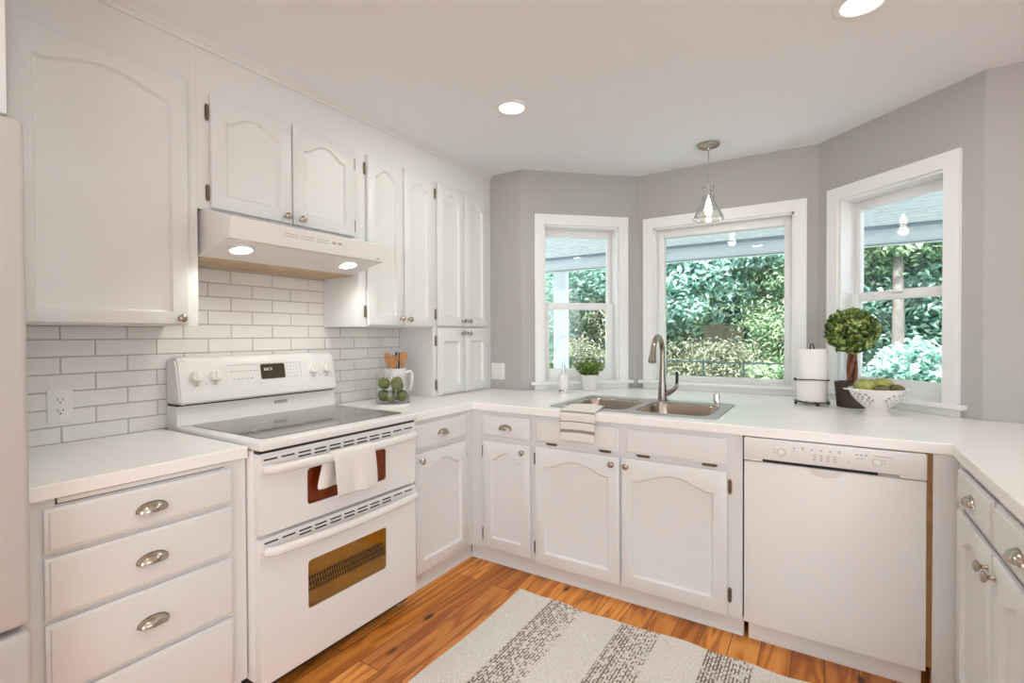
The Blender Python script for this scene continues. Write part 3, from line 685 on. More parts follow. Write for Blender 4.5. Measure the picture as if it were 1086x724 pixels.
# towel over the upper oven handle
def sheet(path, wid, shift, nx=14, wave=.004, seed=0, thick=.003, uv=True, axis='y', taper=0):
    """path: list of 3D points across which the cloth runs; wid along axis"""
    rnd = random.Random(seed); ph = [rnd.uniform(0, 6.28) for _ in range(4)]
    L = [0]
    for a, b in zip(path, path[1:]): L.append(L[-1]+(Vector(b)-Vector(a)).length)
    n = len(path); vs, fs, uvs = [], [], []
    for i, p in enumerate(path):
        v = L[i]/L[-1]
        for j in range(nx+1):
            u = j/nx; off = (u-.5)*wid*(1-taper*abs(v-.5)) + shift(v)
            wv = wave*(math.sin(u*9+ph[0]+v*2)+.6*math.sin(u*17+ph[1]-v*3))*min(1, 2.2*abs(v-.5)+.15)
            wz = .003*math.sin(u*5+ph[2])*abs(v-.5)*2
            vs.append((p[0]+wv, p[1]+off, p[2]+wz) if axis == 'y' else (p[0]+off, p[1]+wv, p[2]+wz)); uvs.append((u, v))
    for i in range(n-1):
        for j in range(nx):
            a = i*(nx+1)+j; fs.append((a, a+1, a+nx+2, a+nx+1))
    me = bpy.data.meshes.new('cloth'); me.from_pydata(vs, [], fs); ul = me.uv_layers.new(name='UVMap')
    for lp in me.loops: ul.data[lp.index].uv = uvs[lp.vertex_index]
    me.polygons.foreach_set('use_smooth', [True]*len(me.polygons))
    return me
def cloth(name, me, mat, label, loc, thick):
    me.transform(Matrix.Translation(-Vector(loc)))
    o = place(name, me, mat, None, loc); o['label'] = label; o['category'] = 'towel'
    md = o.modifiers.new('thick', 'SOLIDIFY'); md.thickness = thick; md.offset = 1
    md = o.modifiers.new('sub', 'SUBSURF'); md.levels = md.render_levels = 1
    return o
hx, hz_, hr = -1.612, .832, .0215
path = [(-1.640, 1.345, .705), (-1.640, 1.345, .74), (-1.639, 1.345, .78), (-1.637, 1.345, .815)]
path += [(hx+hr*math.cos(R(a)), 1.345, hz_+hr*math.sin(R(a))) for a in (165, 135, 105, 75, 45, 15)]
path += [(-1.588, 1.345, .81), (-1.588, 1.345, .78), (-1.589, 1.345, .74), (-1.590, 1.345, .70), (-1.591, 1.345, .668)]
cloth('hand_towel', sheet(path, .205, lambda v: -.045*(1-v)**1.5*1.2, wave=.0065, seed=2, taper=-.06), 'towelw', 'white hand towel folded over the upper oven handle', (-1.612, 1.345, .832), .004)

# ------------------------------------------------------------------ range hood
hd = thing('range_hood', 'white under cabinet range hood with two lit lamps above the stove', 'range hood', (-2.1, 1.355, 1.615))
H0, H1 = .984, 1.7425
bm = BM(); prism(bm, [(-2.3405, 1.615), (-2.085, 1.615), (-1.895, 1.662), (-1.862, 1.664), (-1.846, 1.742), (-2.034, 1.7945), (-2.3405, 1.7945)], H0, H1, 'y')
o = part('body', bm, 'white', hd, None); md = o.modifiers.new('edge', 'BEVEL'); md.width = .003; md.segments = 2; md.limit_method = 'ANGLE'; md.angle_limit = R(20)
bm = BM(); box(bm, -2.335, -2.09, H0+.01, H1-.01, 1.608, 1.6148); part('grease_filter', bm, 'rawwood', hd, label='tan filter panel')
sl = math.atan2(.047, .19)
for yy in (1.085, 1.605):
    mt = Matrix.Translation((-1.965, yy, 1.6435)) @ Matrix.Rotation(-sl, 4, 'Y')
    bm = BM(); lathe(bm, [(.047, .0), (.047, -.004), (.040, -.005), (.040, 0)], seg=32, mat=mt, closed=True); rg = part('lamp_ring', bm, 'chrome', hd)
    bm = BM(); lathe(bm, [(0, -.0035), (.040, -.0035), (.040, 0)], seg=32, mat=mt, cap1=False); part('lamp_lens', bm, 'hoodlens', rg, label='glowing lamp lens')
    light('hood_lamp_light', 'SPOT', (-1.965, yy, 1.632), (0, 0, 0), HOODW*6, WARM, spot_size=R(150), spot_blend=.6, shadow_soft_size=.035)
bm = BM(); nrm = Matrix.Translation((-1.8545, 0, 1.703)) @ Matrix.Rotation(math.atan2(.016, .078), 4, 'Y')
for a in range(3):
    for k in range(2): box(bm, -.0005, .0010, 1.20+a*.075, 1.262+a*.075, .012-k*.010, .0145-k*.010, mat=nrm)
for a in range(2): box(bm, -.0005, .0014, 1.43+a*.03, 1.45+a*.03, .004, .014, mat=nrm)
part('switch_slots', bm, 'greymark', hd)
bm = BM(); box(bm, -.0005, .001, 1.69, 1.712, -.030, -.024, mat=nrm); part('badge', bm, 'greymark', hd)

# ------------------------------------------------------------------ dishwasher
d = thing('dishwasher', 'white built in dishwasher between sink cabinet and peninsula', 'dishwasher', (.01, BY+.3, 0))
DX0, DX1, DY = -.287, .304, 2.258
bm = BM(); box(bm, DX0+.006, DX1-.004, DY+.032, DY+.58, .10, CT-.047); part('tub', bm, 'dark', d)
bm = BM(); box(bm, DX0, DX1, DY, DY+.03, .094, .772, bev=.004); dd = part('door', bm, 'whitedw', d)
bm = BM(); box(bm, DX0, DX1, DY-.006, DY+.03, .786, .870, bev=.004); box(bm, DX0, -.218, DY-.004, DY+.03, .776, .79, bev=.002, seg=1); box(bm, .226, DX1, DY-.004, DY+.03, .776, .79, bev=.002, seg=1); pn = part('control_panel', bm, 'whitedw', d)
bm = BM(); box(bm, -.218, .165, DY+.012, DY+.030, .772, .787); part('handle_recess', bm, 'dark', d)
bm = BM(); box(bm, .165, .226, DY+.006, DY+.030, .772, .787); part('latch', bm, 'greymark', d)
bm = BM(); lathe(bm, [(.055, 0), (.055, .003), (.05, .0045), (0, .0045)], seg=36, mat=Matrix.Translation((.0, DY, .772)) @ Matrix.Rotation(R(90), 4, 'X') @ Matrix.Diagonal((1, .55, 1, 1)))
bmesh.ops.delete(bm, geom=[v for v in bm.verts if v.co.z > .7725], context='VERTS'); part('finger_lip', bm, 'white', dd)
for bxx in (-.150, .162):
    bm = BM(); lathe(bm, [(.0135, 0), (.0135, .004), (.011, .006), (0, .006)], seg=24, mat=Matrix.Translation((bxx, DY-.006, .822)) @ Matrix.Rotation(R(90), 4, 'X')); b_ = part('button', bm, 'plastic', pn)
    bm = BM(); lathe(bm, [(.0135, 0), (.0150, 0), (.0150, .0008), (.0135, .0008)], seg=24, mat=Matrix.Translation((bxx, DY-.006, .822)) @ Matrix.Rotation(R(90), 4, 'X'), closed=True); part('button_ring', bm, 'greymark', b_)
bm = BM()
yy0, yy1 = DY-.0068, DY-.0058
for i, xx in enumerate((-.108, -.078, -.048, -.018, .012, .042)):
    box(bm, xx, xx+.006, yy0, yy1, .842, .848); 
    if i in (1, 5): box(bm, xx-.005, xx+.011, yy0, yy1, .8495, .851)
for i in range(4):
    for k in range(3): box(bm, -.04+i*.022, -.031+i*.022, yy0, yy1, .806+k*.009, .8095+k*.009)
for i in range(3): box(bm, .096+i*.014, .103+i*.014, yy0, yy1, .842, .847)
box(bm, .098, .122, yy0, yy1, .830, .832); box(bm, .150, .205, yy0, yy1, .8455, .8475)
box(bm, -.180, -.168, yy0, yy1, .832, .834); box(bm, -.176, -.171, yy0, yy1, .820, .824); box(bm, -.112, -.098, yy0, yy1, .834, .8355)
box(bm, .18, .186, yy0, yy1, .832, .834); box(bm, .18, .186, yy0, yy1, .820, .822); box(bm, .072, .075, yy0, yy1, .81, .816)
part('panel_marks', bm, 'greymark', pn, label='small grey printed marks')
bm = BM(); box(bm, DX0+.012, DX1-.006, DY+.055, DY+.075, .0005, .092); part('kick_plate', bm, 'whitedw', d)

# ------------------------------------------------------------------ sink
sk = thing('double_sink', 'stainless steel double bowl drop-in sink under the middle window', 'sink', (-.838, 2.63, CT))
bowls = [(-1.218, -.858, 2.402, 2.800), (-.818, -.458, 2.402, 2.800)]
bm = BM(); prism(bm, rrect(-1.262, -.413, 2.345, 2.912, .03), CT+.0003, CT+.0045, 'z', [rrect(*b, .07, 6) for b in bowls])
o = part('rim', bm, 'steel', sk)
for b in bowls:
    bm = BM(); prev = None
    for ins, z, r in ((0, CT+.0045, .07), (.004, CT-.006, .068), (.012, CT-.10, .065), (.020, CT-.165, .07), (.050, CT-.182, .06)):
        ring = [bm.verts.new((x, y, z)) for x, y in rrect(b[0]+ins, b[1]-ins, b[2]+ins, b[3]-ins, r, 6)]
        if prev:
            for i in range(len(ring)): j = (i+1) % len(ring); bm.faces.new((prev[i], prev[j], ring[j], ring[i]))
        prev = ring
    bm.faces.new(prev); bw = part('bowl', bm, 'bowlsteel', sk)
    md = bw.modifiers.new('thick', 'SOLIDIFY'); md.thickness = .0012; md.offset = 0
    cx_, cy_ = (b[0]+b[1])/2, (b[2]+b[3])/2+.03
    bm = BM(); lathe(bm, [(.042, 0), (.042, .003), (.030, .0015), (.0, .0012)], (cx_, cy_, CT-.1808), 28); part('drain', bm, 'chrome', bw)
# faucet
fc = thing('faucet', 'brushed nickel gooseneck pull-down faucet at the back of the sink', 'faucet', (-.795, 2.868, CT+.0045))
fx, fy, fz = -.795, 2.868, CT+.0045
bm = BM(); lathe(bm, [(.031, 0), (.031, .004), (.0265, .008), (.0255, .03), (.0235, .07), (.0185, .12), (.0165, .18), (.0155, .215), (.0152, .23)], (fx, fy, fz), 28); part('body', bm, 'faucet', fc)
cz, ra = 1.196, .090
pts = [(fx, fy, 1.145), (fx, fy, 1.175)]+[(fx, fy-ra+ra*math.cos(R(a)), cz+ra*math.sin(R(a))) for a in range(0, 166, 11)]
bm = BM(); tube(bm, pts, .0145, 16); part('spout', bm, 'faucet', fc)
e1 = Vector(pts[-1]); dv = (Vector(pts[-1])-Vector(pts[-2])).normalized(); 
bm = BM(); tube(bm, [e1-dv*.002, e1+dv*.012, e1+dv*.03, e1+dv*.06, e1+dv*.075, e1+dv*.078], [.0152, .0165, .0168, .0205, .0215, .019], 18); part('spray_head', bm, 'faucet', fc)
bm = BM(); tube(bm, [(fx+.012, fy, fz+.035), (fx+.04, fy, fz+.048), (fx+.066, fy, fz+.066), (fx+.078, fy, fz+.082), (fx+.081, fy, fz+.100)], [.017, .0145, .012, .0105, .0095], 14); lv = part('lever', bm, 'faucet', fc)
bm = BM(); tube(bm, [(fx+.081, fy, fz+.100), (fx+.082, fy, fz+.13), (fx+.082, fy, fz+.165), (fx+.082, fy, fz+.168)], [.0085, .0085, .0078, .006], 14); part('lever_grip', bm, 'black', lv, label='black lever grip')
bm = BM(); lathe(bm, [(.024, 0), (.024, .004), (.019, .006), (.0185, .045), (.017, .056), (.012, .060), (0, .061)], (-.500, 2.855, CT+.0046), 24)
solo('sink_air_gap', bm, 'chrome', 'small chrome air gap cap at the right back corner of the sink', 'air gap', (-.500, 2.855, CT+.0046))
# striped dish towel hung over the counter edge in front of the sink
zt = CT+.0065
path = [(-1.075, 2.462, zt+.004), (-1.072, 2.43, zt+.009), (-1.068, 2.40, zt+.007), (-1.062, 2.36, zt+.005), (-1.056, 2.32, zt+.001), (-1.05, 2.285, zt), (-1.048, 2.262, zt-.001), (-1.047, 2.250, zt-.006), (-1.046, 2.2455, zt-.020)]
path += [(-1.045+.000*i, 2.2445-.0008*i, zt-.035-.0245*i) for i in range(6)]
cloth('dish_towel', sheet(path, .190, lambda v: -.0, wave=.0012, seed=5, axis='x', nx=16), 'stripe', 'cream dish towel with grey stripes hanging over the counter edge at the sink', (-1.05, 2.262, zt), .004)

# ------------------------------------------------------------------ things on the counter
def fruit(bm, c, r, tilt=(0, 0), sc=1.0):
    pr = []
    n = 14
    for i in range(n+1):
        a = -math.pi/2+math.pi*i/n; rr = math.cos(a); z = math.sin(a)
        z2 = z-(.22*math.exp(-(rr/.30)**2) if z > 0 else -.13*math.exp(-(rr/.28)**2))
        pr.append((max(0, r*rr*(1+.05*z)), r*z2*.94*sc))
    pr[0] = (0, pr[0][1]); pr[-1] = (0, pr[-1][1])
    lathe(bm, pr, seg=22, mat=Matrix.Translation(c) @ Matrix.Rotation(tilt[0], 4, 'X') @ Matrix.Rotation(tilt[1], 4, 'Y'))
    return bm
def apple(c, r, tilt, label, mat, group):
    t = thing('apple', label, 'apple', c, 0, group)
    bm = BM(); fruit(bm, c, r, tilt); part('flesh', bm, mat, t)
    rm = Matrix.Translation(c) @ Matrix.Rotation(tilt[0], 4, 'X') @ Matrix.Rotation(tilt[1], 4, 'Y')
    bm = BM(); tube(bm, [rm @ Vector((0, 0, r*.70)), rm @ Vector((.001, 0, r*.92)), rm @ Vector((.004, 0, r*1.12))], [.0016, .0013, .0017], 8); part('stem', bm, 'stem', t)
# glass jar of apples
jx, jy = -2.035, 1.962
bm = BM(); lathe(bm, [(.088, .0), (.0945, .004), (.0945, .012), (.092, .016), (.092, .158), (.0935, .162), (.0915, .164), (.0895, .160), (.0885, .022), (.084, .016), (0, .016)], (jx, jy, CT+.0006), 48, cap0=True, cap1=False)
jr = solo('glass_jar', bm, 'jarglass', 'clear glass cylinder jar of green apples beside the stove', 'jar', (jx, jy, CT+.0006))
bm = BM(); lathe(bm, [(.0955, 0), (.0955, .011), (.0930, .011), (.0930, 0)], (jx, jy, CT+.0006), 48, closed=True); part('base_ring', bm, 'ceramic', jr, label='thick pale base ring')
ar = .0342; zb = CT+.0176
ap = [((-.050, .0, ar), 'at the bottom left of the jar'), ((0, -.050, ar), 'at the bottom front of the jar'), ((.050, 0, ar), 'at the bottom right of the jar'), ((0, .050, ar), 'at the bottom back of the jar'),
      ((-.046, -.012, ar*2.98), 'on top at the left of the jar'), ((.034, -.034, ar*2.68), 'on top at the right front of the jar'), ((.012, .046, ar*2.97), 'on top at the back of the jar')]
rr_ = Vector((math.cos(YAW), math.sin(YAW))); ff_ = Vector((-math.sin(YAW), math.cos(YAW)))
for (a, b, z), w_ in ap:
    p = rr_*a+ff_*b
    apple((jx+p.x, jy+p.y, zb+z), ar, (random.uniform(-.6, .6), random.uniform(-.6, .6)), 'dark green apple '+w_, 'applej', 'apples in the glass jar')
# pitcher with utensils
px_, py_ = -2.168, 2.110
pt = thing('pitcher', 'white ceramic pitcher holding wooden utensils behind the glass jar', 'pitcher', (px_, py_, CT+.0005))
bm = BM(); lathe(bm, [(.0, 0), (.058, 0), (.062, .004), (.064, .02), (.064, .18), (.0655, .19), (.063, .191), (.061, .186), (.060, .02), (.056, .010), (0, .010)], (px_, py_, CT+.0005), 36); part('vessel', bm, 'ceramic', pt)
hv = rr_*.062; h2 = rr_*.100
bm = BM(); tube(bm, [(px_+hv.x, py_+hv.y, CT+.165), (px_+h2.x*.92, py_+h2.y*.92, CT+.174), (px_+h2.x, py_+h2.y, CT+.155), (px_+h2.x*.99, py_+h2.y*.99, CT+.105), (px_+h2.x*.88, py_+h2.y*.88, CT+.065), (px_+hv.x, py_+hv.y, CT+.052)], .0072, 12, (1, 1.3)); part('handle', bm, 'ceramic', pt)
def utensil(off, lean, hw_, top_, label, mat, nm, group=None, ln=.10):
    b0 = Vector((px_, py_, CT+.012))+Vector((rr_.x*off[0]*.35, rr_.y*off[0]*.35, 0)); tp = Vector((px_, py_, CT+top_))+Vector((rr_.x*(off[0]+lean), rr_.y*(off[0]+lean), 0))+Vector((ff_.x*off[1], ff_.y*off[1], 0))
    ax = (tp-b0).normalized(); t = thing(nm, label, 'utensil', b0, 0, group)
    bm = BM(); tube(bm, [b0, b0+(tp-ax*ln-b0)*.6, tp-ax*ln], .0055, 10); part('handle', bm, mat, t)
    bm = BM(); side = Vector((rr_.x, rr_.y, 0)); side = (side-ax*side.dot(ax)).normalized(); nn = ax.cross(side)
    n = 10; rows = []
    for i in range(n+1):
        u = i/n; wdt = hw_*(.22+.78*min(1, u*1.7)**.8)*(1 if u < .8 else math.sqrt(max(.02, 1-((u-.8)/.2)**2*.9)))
        c_ = tp-ax*ln*(1-u)
        rows.append([bm.verts.new(c_+side*s_*wdt+nn*q) for s_, q in ((-1, -.0025), (0, -.005), (1, -.0025), (1, .0025), (0, .001), (-1, .0025))])
    for a, b in zip(rows, rows[1:]):
        for k in range(6): bm.faces.new((a[k], a[(k+1) % 6], b[(k+1) % 6], b[k]))
    bm.faces.new(rows[0]); bm.faces.new(list(reversed(rows[-1]))); part('blade', bm, mat, t)
utensil((-.028, .0), -.022, .017, .285, 'wooden spoon leaning left in the white pitcher', 'spoon', 'wooden_spoon')
utensil((.002, -.022), -.006, .026, .270, 'broad wooden spatula at the front of the white pitcher', 'spoon', 'wooden_spatula', ln=.085)
utensil((.034, -.004), .020, .022, .288, 'wooden turner leaning right in the white pitcher', 'spoon', 'wooden_turner', ln=.095)
utensil((.006, .026), -.004, .0065, .288, 'dark handled utensil standing at the back of the pitcher', 'black', 'dark_utensil', ln=.05)
utensil((.020, .020), .004, .0065, .284, 'dark handled utensil between spatula and turner in the pitcher', 'black', 'dark_utensil', ln=.05)

# soap dispenser
sx_, sy_ = -1.488, 2.985
sp = thing('soap_dispenser', 'small white soap dispenser with chrome pump below the left window', 'soap dispenser', (sx_, sy_, CT+.0005))
bm = BM(); lathe(bm, [(.033, 0), (.0345, .003), (.0345, .112), (.031, .121), (.018, .127), (.0145, .130), (.0145, .136), (0, .136)], (sx_, sy_, CT+.0005), 28); bt = part('bottle', bm, 'ceramic', sp)
bm = BM(); lathe(bm, [(.0348, .006), (.0352, .006), (.0352, .022), (.0348, .022)], (sx_, sy_, CT+.0005), 28, closed=True)
lb = part('label_band', bm, 'chrome', bt)
bm = BM()
for i in range(5):
    a = R(-116+i*13); box(bm, -.0022, .0022, .0350, .0357, .008, .020, mat=Matrix.Translation((sx_, sy_, CT+.0005)) @ Matrix.Rotation(a-R(90), 4, 'Z'))
part('letter_marks', bm, 'black', bt, label='small dark raised marks')
bm = BM(); lathe(bm, [(.012, .136), (.012, .152), (.0065, .154), (.0065, .172), (.011, .174), (.011, .184), (0, .185)], (sx_, sy_, CT+.0005), 20); tube(bm, [(sx_, sy_, CT+.178), (sx_+.02, sy_-.018, CT+.180), (sx_+.030, sy_-.028, CT+.172)], .0045, 10); part('pump', bm, 'chrome', sp)

def leaves_mesh(name, pts, nrm, size, rnd, aspect=.55, curl=.25, droop=0):
    """pts, nrm: arrays; one folded diamond leaf each"""
    n = len(pts); V = np.zeros((n, 4, 3)); 
    nr = nrm/np.linalg.norm(nrm, axis=1, keepdims=True)
    rv = rnd.normal(size=(n, 3)); a = np.cross(nr, rv); a /= np.linalg.norm(a, axis=1, keepdims=True)+1e-9
    b = np.cross(nr, a); s = size*rnd.uniform(.65, 1.25, (n, 1))
    V[:, 0] = pts-a*s*.5; V[:, 1] = pts+b*s*aspect*.5+nr*s*curl*.3; V[:, 2] = pts+a*s*.5-np.array([0, 0, 1])*s*droop; V[:, 3] = pts-b*s*aspect*.5+nr*s*curl*.3
    me = bpy.data.meshes.new(name); me.vertices.add(n*4); me.vertices.foreach_set('co', V.reshape(-1))
    idx = np.arange(n*4).reshape(n, 4); tri = np.stack([idx[:, [0, 1, 2]], idx[:, [0, 2, 3]]], 1).reshape(-1)
    me.loops.add(n*6); me.loops.foreach_set('vertex_index', tri.astype(np.int32)); me.polygons.add(n*2)
    me.polygons.foreach_set('loop_start', np.arange(0, n*6, 3, dtype=np.int32)); me.update(calc_edges=True); me.validate()
    return me
rng = np.random.default_rng(11)
# potted plant by the left window
qx, qy = -1.385, 3.178
pl = thing('potted_plant', 'small bushy green plant in a white tapered pot below the left window', 'plant', (qx, qy, CT+.0005))
bm = BM(); lathe(bm, [(0, 0), (.046, 0), (.048, .002), (.061, .106), (.0625, .108), (.0595, .109), (.057, .104), (.046, .012), (0, .012)], (qx, qy, CT+.0005), 36); part('pot', bm, 'ceramic', pl)
bm = BM(); lathe(bm, [(0, .096), (.055, .094)], (qx, qy, CT+.0005), 24, cap1=False); part('soil', bm, 'soil', pl)
n = 950; th = rng.uniform(0, 6.283, n); rad = .112*np.sqrt(rng.uniform(0, 1, n)); hh = rng.uniform(.0, 1, n)
bx_ = np.stack([rad*np.cos(th)*(.45+.6*hh), rad*np.sin(th)*(.45+.6*hh), CT+.100+hh*(.142-.62*rad)], 1)+np.array([qx, qy, 0])
nv = np.stack([np.cos(th)*.7, np.sin(th)*.7, np.full(n, .7)], 1)+rng.normal(size=(n, 3))*.4
me = leaves_mesh('foliage', bx_, nv, .030, rng, .30); me.transform(xf(pl).inverted()); place('foliage', me, 'herb', pl)
bm = BM()
for i in range(40):
    a = random.uniform(0, 6.283); r0 = .035*math.sqrt(random.random()); r1 = r0+random.uniform(.01, .055)
    tube(bm, [(qx+r0*math.cos(a), qy+r0*math.sin(a), CT+.095), (qx+r1*math.cos(a), qy+r1*math.sin(a), CT+.095+random.uniform(.06, .11)-r1*.4)], .0012, 5)
part('stems', bm, 'herb', pl)

# paper towel holder and roll
tx_, ty_ = -.063, 3.148
ph = thing('paper_towel_holder', 'black wire paper towel stand in the right corner of the bay', 'paper towel holder', (tx_, ty_, CT+.0005))
z0 = CT+.0005
bm = BM(); ring = [(tx_+.082*math.cos(2*math.pi*i/40), ty_+.082*math.sin(2*math.pi*i/40), z0+.018) for i in range(41)]; tube(bm, ring, .0032, 8, cap=False)
for k in range(4): a = R(20+90*k); rod(bm, (tx_, ty_, z0+.018), (tx_+.082*math.cos(a), ty_+.082*math.sin(a), z0+.018), .0030, 8)
part('base_ring', bm, 'blackmetal', ph)
for k in range(4):
    a = R(20+90*k); bm = BM(); ball(bm, (tx_+.080*math.cos(a), ty_+.080*math.sin(a), z0+.0085), .0085, 12); part('foot', bm, 'blackmetal', ph)
bm = BM(); pr_ = Vector((rr_.x, rr_.y, 0))*.009
tube(bm, [(tx_-pr_.x, ty_-pr_.y, z0+.018), (tx_-pr_.x, ty_-pr_.y, z0+.318), (tx_-pr_.x*.7, ty_-pr_.y*.7, z0+.327), (tx_, ty_, z0+.331), (tx_+pr_.x*.7, ty_+pr_.y*.7, z0+.327), (tx_+pr_.x, ty_+pr_.y, z0+.318), (tx_+pr_.x, ty_+pr_.y, z0+.018)], .0030, 8); part('center_loop', bm, 'blackmetal', ph)
bm = BM(); a0 = math.atan2(ty_, tx_)+math.pi
arc = [(tx_+.080*math.cos(a0+R(a)), ty_+.080*math.sin(a0+R(a)), z0+.138+.003*math.cos(R(a)*2)) for a in range(-96, 169, 8)]; tube(bm, arc, .0030, 8); ball(bm, arc[0], .0085, 12); ball(bm, arc[-1], .004, 10)
tube(bm, [arc[-1], (arc[-1][0]+.002, arc[-1][1]+.002, z0+.08), (tx_+.082*math.cos(a0+R(168)), ty_+.082*math.sin(a0+R(168)), z0+.018)], .0026, 8); part('tension_arm', bm, 'blackmetal', ph)
rl = None
bm = BM(); lathe(bm, [(.020, .0), (.0715, 0), (.0725, .004), (.0725, .276), (.0715, .28), (.020, .28)], (tx_, ty_, z0+.0222), 48, closed=True); rl = solo('paper_towel_roll', bm, 'paper', 'full white paper towel roll on the black wire stand', 'paper towel', (tx_, ty_, z0+.0222))
bm = BM(); lathe(bm, [(.0185, .001), (.020, .001), (.020, .279), (.0185, .279)], (tx_, ty_, z0+.0222), 24, closed=True); part('core', bm, 'rawwood', rl)

# topiary
ox, oy = .118, 3.158
tp = thing('topiary', 'round boxwood topiary in a dark brown pot by the right window', 'plant', (ox, oy, CT+.0005))
bm = BM(); lathe(bm, [(0, 0), (.066, 0), (.070, .004), (.078, .10), (.081, .128), (.079, .132), (.074, .128), (.066, .02), (0, .02)], (ox, oy, CT+.0005), 40); part('pot', bm, 'potdark', tp)
bm = BM(); lathe(bm, [(0, .118), (.072, .114)], (ox, oy, CT+.0005), 24, cap1=False); part('soil', bm, 'soil', tp)
bc = Vector((ox-.004, oy, CT+.400)); BR = .118
bm = BM()
for k in range(4):
    a = R(90*k+20); pts = []
    for i in range(9):
        u = i/8; rr0 = .020*(1-.35*u)*(1 if k else .5); aa = a+u*2.4; pts.append((ox+rr0*math.cos(aa), oy+rr0*math.sin(aa), CT+.112+u*.215))
    tube(bm, pts, [.0095-.003*i/8 for i in range(9)], 9)
part('trunk', bm, 'bark', tp)
n = 1900; v = rng.normal(size=(n, 3)); v /= np.linalg.norm(v, axis=1, keepdims=True)
rad = BR*(1-.45*rng.uniform(0, 1, n)**1.5)*(1+.08*np.sin(v[:, 0]*7)*np.cos(v[:, 1]*8+v[:, 2]*6))
pp = v*rad[:, None]*np.array([1.02, 1.02, 1.0])+np.array(bc)
me = leaves_mesh('foliage', pp, v+rng.normal(size=(n, 3))*.8, .031, rng, .66); me.transform(xf(tp).inverted()); place('foliage', me, 'boxleaf', tp)
bm = BM()
for i in range(46):
    q = Vector(rng.normal(size=3)).normalized(); tube(bm, [bc-Vector((0, 0, .06)), bc+q*.05, bc+q*.095], [.003, .002, .001], 5)
part('twigs', bm, 'stem', tp)

# colander with fruit
kx, ky = .205, 2.905
kz = CT+.0005
k = thing('colander', 'white enamel footed colander of green fruit in front of the topiary', 'colander', (kx, ky, kz))
prof = []
def bowlr(t): return .050+.068*math.sin(t*math.pi/2)**.85
N1, SEG = 30, 120
def hole(i, j):
    # clusters of drain holes round the wall
    s_ = j % 30; k_ = (i-6)//4
    if not 6 <= i <= 23 or (i-6) % 4 > 1: return False
    q_ = s_-(k_ % 2)*2
    return q_ >= 0 and q_ % 5 < 2 and 4+2*abs(k_-2) <= s_ <= 25-2*abs(k_-2)
def ring_pt(t, off=0):
    zz = .030+.092*t; r_ = .044+.066*math.sin(min(1, t)*math.pi/2)**.95-off
    return r_, zz
bm = BM(); grid = []
for i in range(N1+1):
    r_, zz = ring_pt(i/N1); grid.append([bm.verts.new((kx+r_*math.cos(2*math.pi*j/SEG), ky+r_*math.sin(2*math.pi*j/SEG), kz+zz)) for j in range(SEG)])
for i in range(N1):
    for j in range(SEG):
        if hole(i, j): continue
        bm.faces.new((grid[i][j], grid[i][(j+1) % SEG], grid[i+1][(j+1) % SEG], grid[i+1][j]))
bm.faces.new(list(reversed(grid[0])))
b_ = part('bowl', bm, 'colander', k); md = b_.modifiers.new('thick', 'SOLIDIFY'); md.thickness = .002; md.offset = -1
bm = BM(); ring = [(kx+.1115*math.cos(2*math.pi*i/64), ky+.1115*math.sin(2*math.pi*i/64), kz+.123) for i in range(65)]; tube(bm, ring, .0034, 8, cap=False); part('rim', bm, 'colander', k)
bm = BM(); lathe(bm, [(.064, 0), (.065, .003), (.050, .010), (.042, .022), (.046, .031), (.044, .031), (.040, .022), (.047, .010), (.061, .002)], (kx, ky, kz), 48, closed=True); part('foot_ring', bm, 'colander', k)
for sgn in (-1, 1):
    dv_ = Vector((rr_.x, rr_.y, 0))*sgn; sd = Vector((-rr_.y, rr_.x, 0))
    c0 = Vector((kx, ky, kz+.119)); bm = BM()
    tube(bm, [c0+dv_*.108+sd*.032, c0+dv_*.135+sd*.030+Vector((0, 0, .003)), c0+dv_*.147+sd*.015+Vector((0, 0, .005)), c0+dv_*.147-sd*.015+Vector((0, 0, .005)), c0+dv_*.135-sd*.030+Vector((0, 0, .003)), c0+dv_*.108-sd*.032], .0035, 8); part('handle', bm, 'colander', k)
cr = .041
for (a, b, z), w_ in (((-.062, -.012, .133), 'at the left side of the colander'), ((.010, -.002, .137), 'in the middle of the colander'), ((.062, .036, .134), 'at the right back of the colander'), ((-.018, .066, .124), 'at the back of the colander near the trunk')):
    p = rr_*a+ff_*b; apple((kx+p.x, ky+p.y, kz+z), cr, (random.uniform(-.5, .5), random.uniform(-.5, .5)), 'pale green apple '+w_, 'apple', 'apples in the colander')
for (a, b, z), w_ in (((-.026, -.066, .126), 'between the front apples in the colander'), ((.070, -.034, .124), 'at the right front of the colander')):
    p = rr_*a+ff_*b; c_ = Vector((kx+p.x, ky+p.y, kz+z)); bm = BM()
    lathe(bm, [(0, -.034), (.010, -.032), (.020, -.023), (.024, -.009), (.022, .006), (.016, .019), (.010, .029), (.005, .034), (0, .035)], seg=20, mat=Matrix.Translation(c_) @ Matrix.Rotation(YAW, 4, 'Z') @ Matrix.Rotation(R(82 if a > 0 else -80), 4, 'Y'))
    solo('avocado', bm, 'avocado', 'brown mottled avocado '+w_, 'avocado', c_)

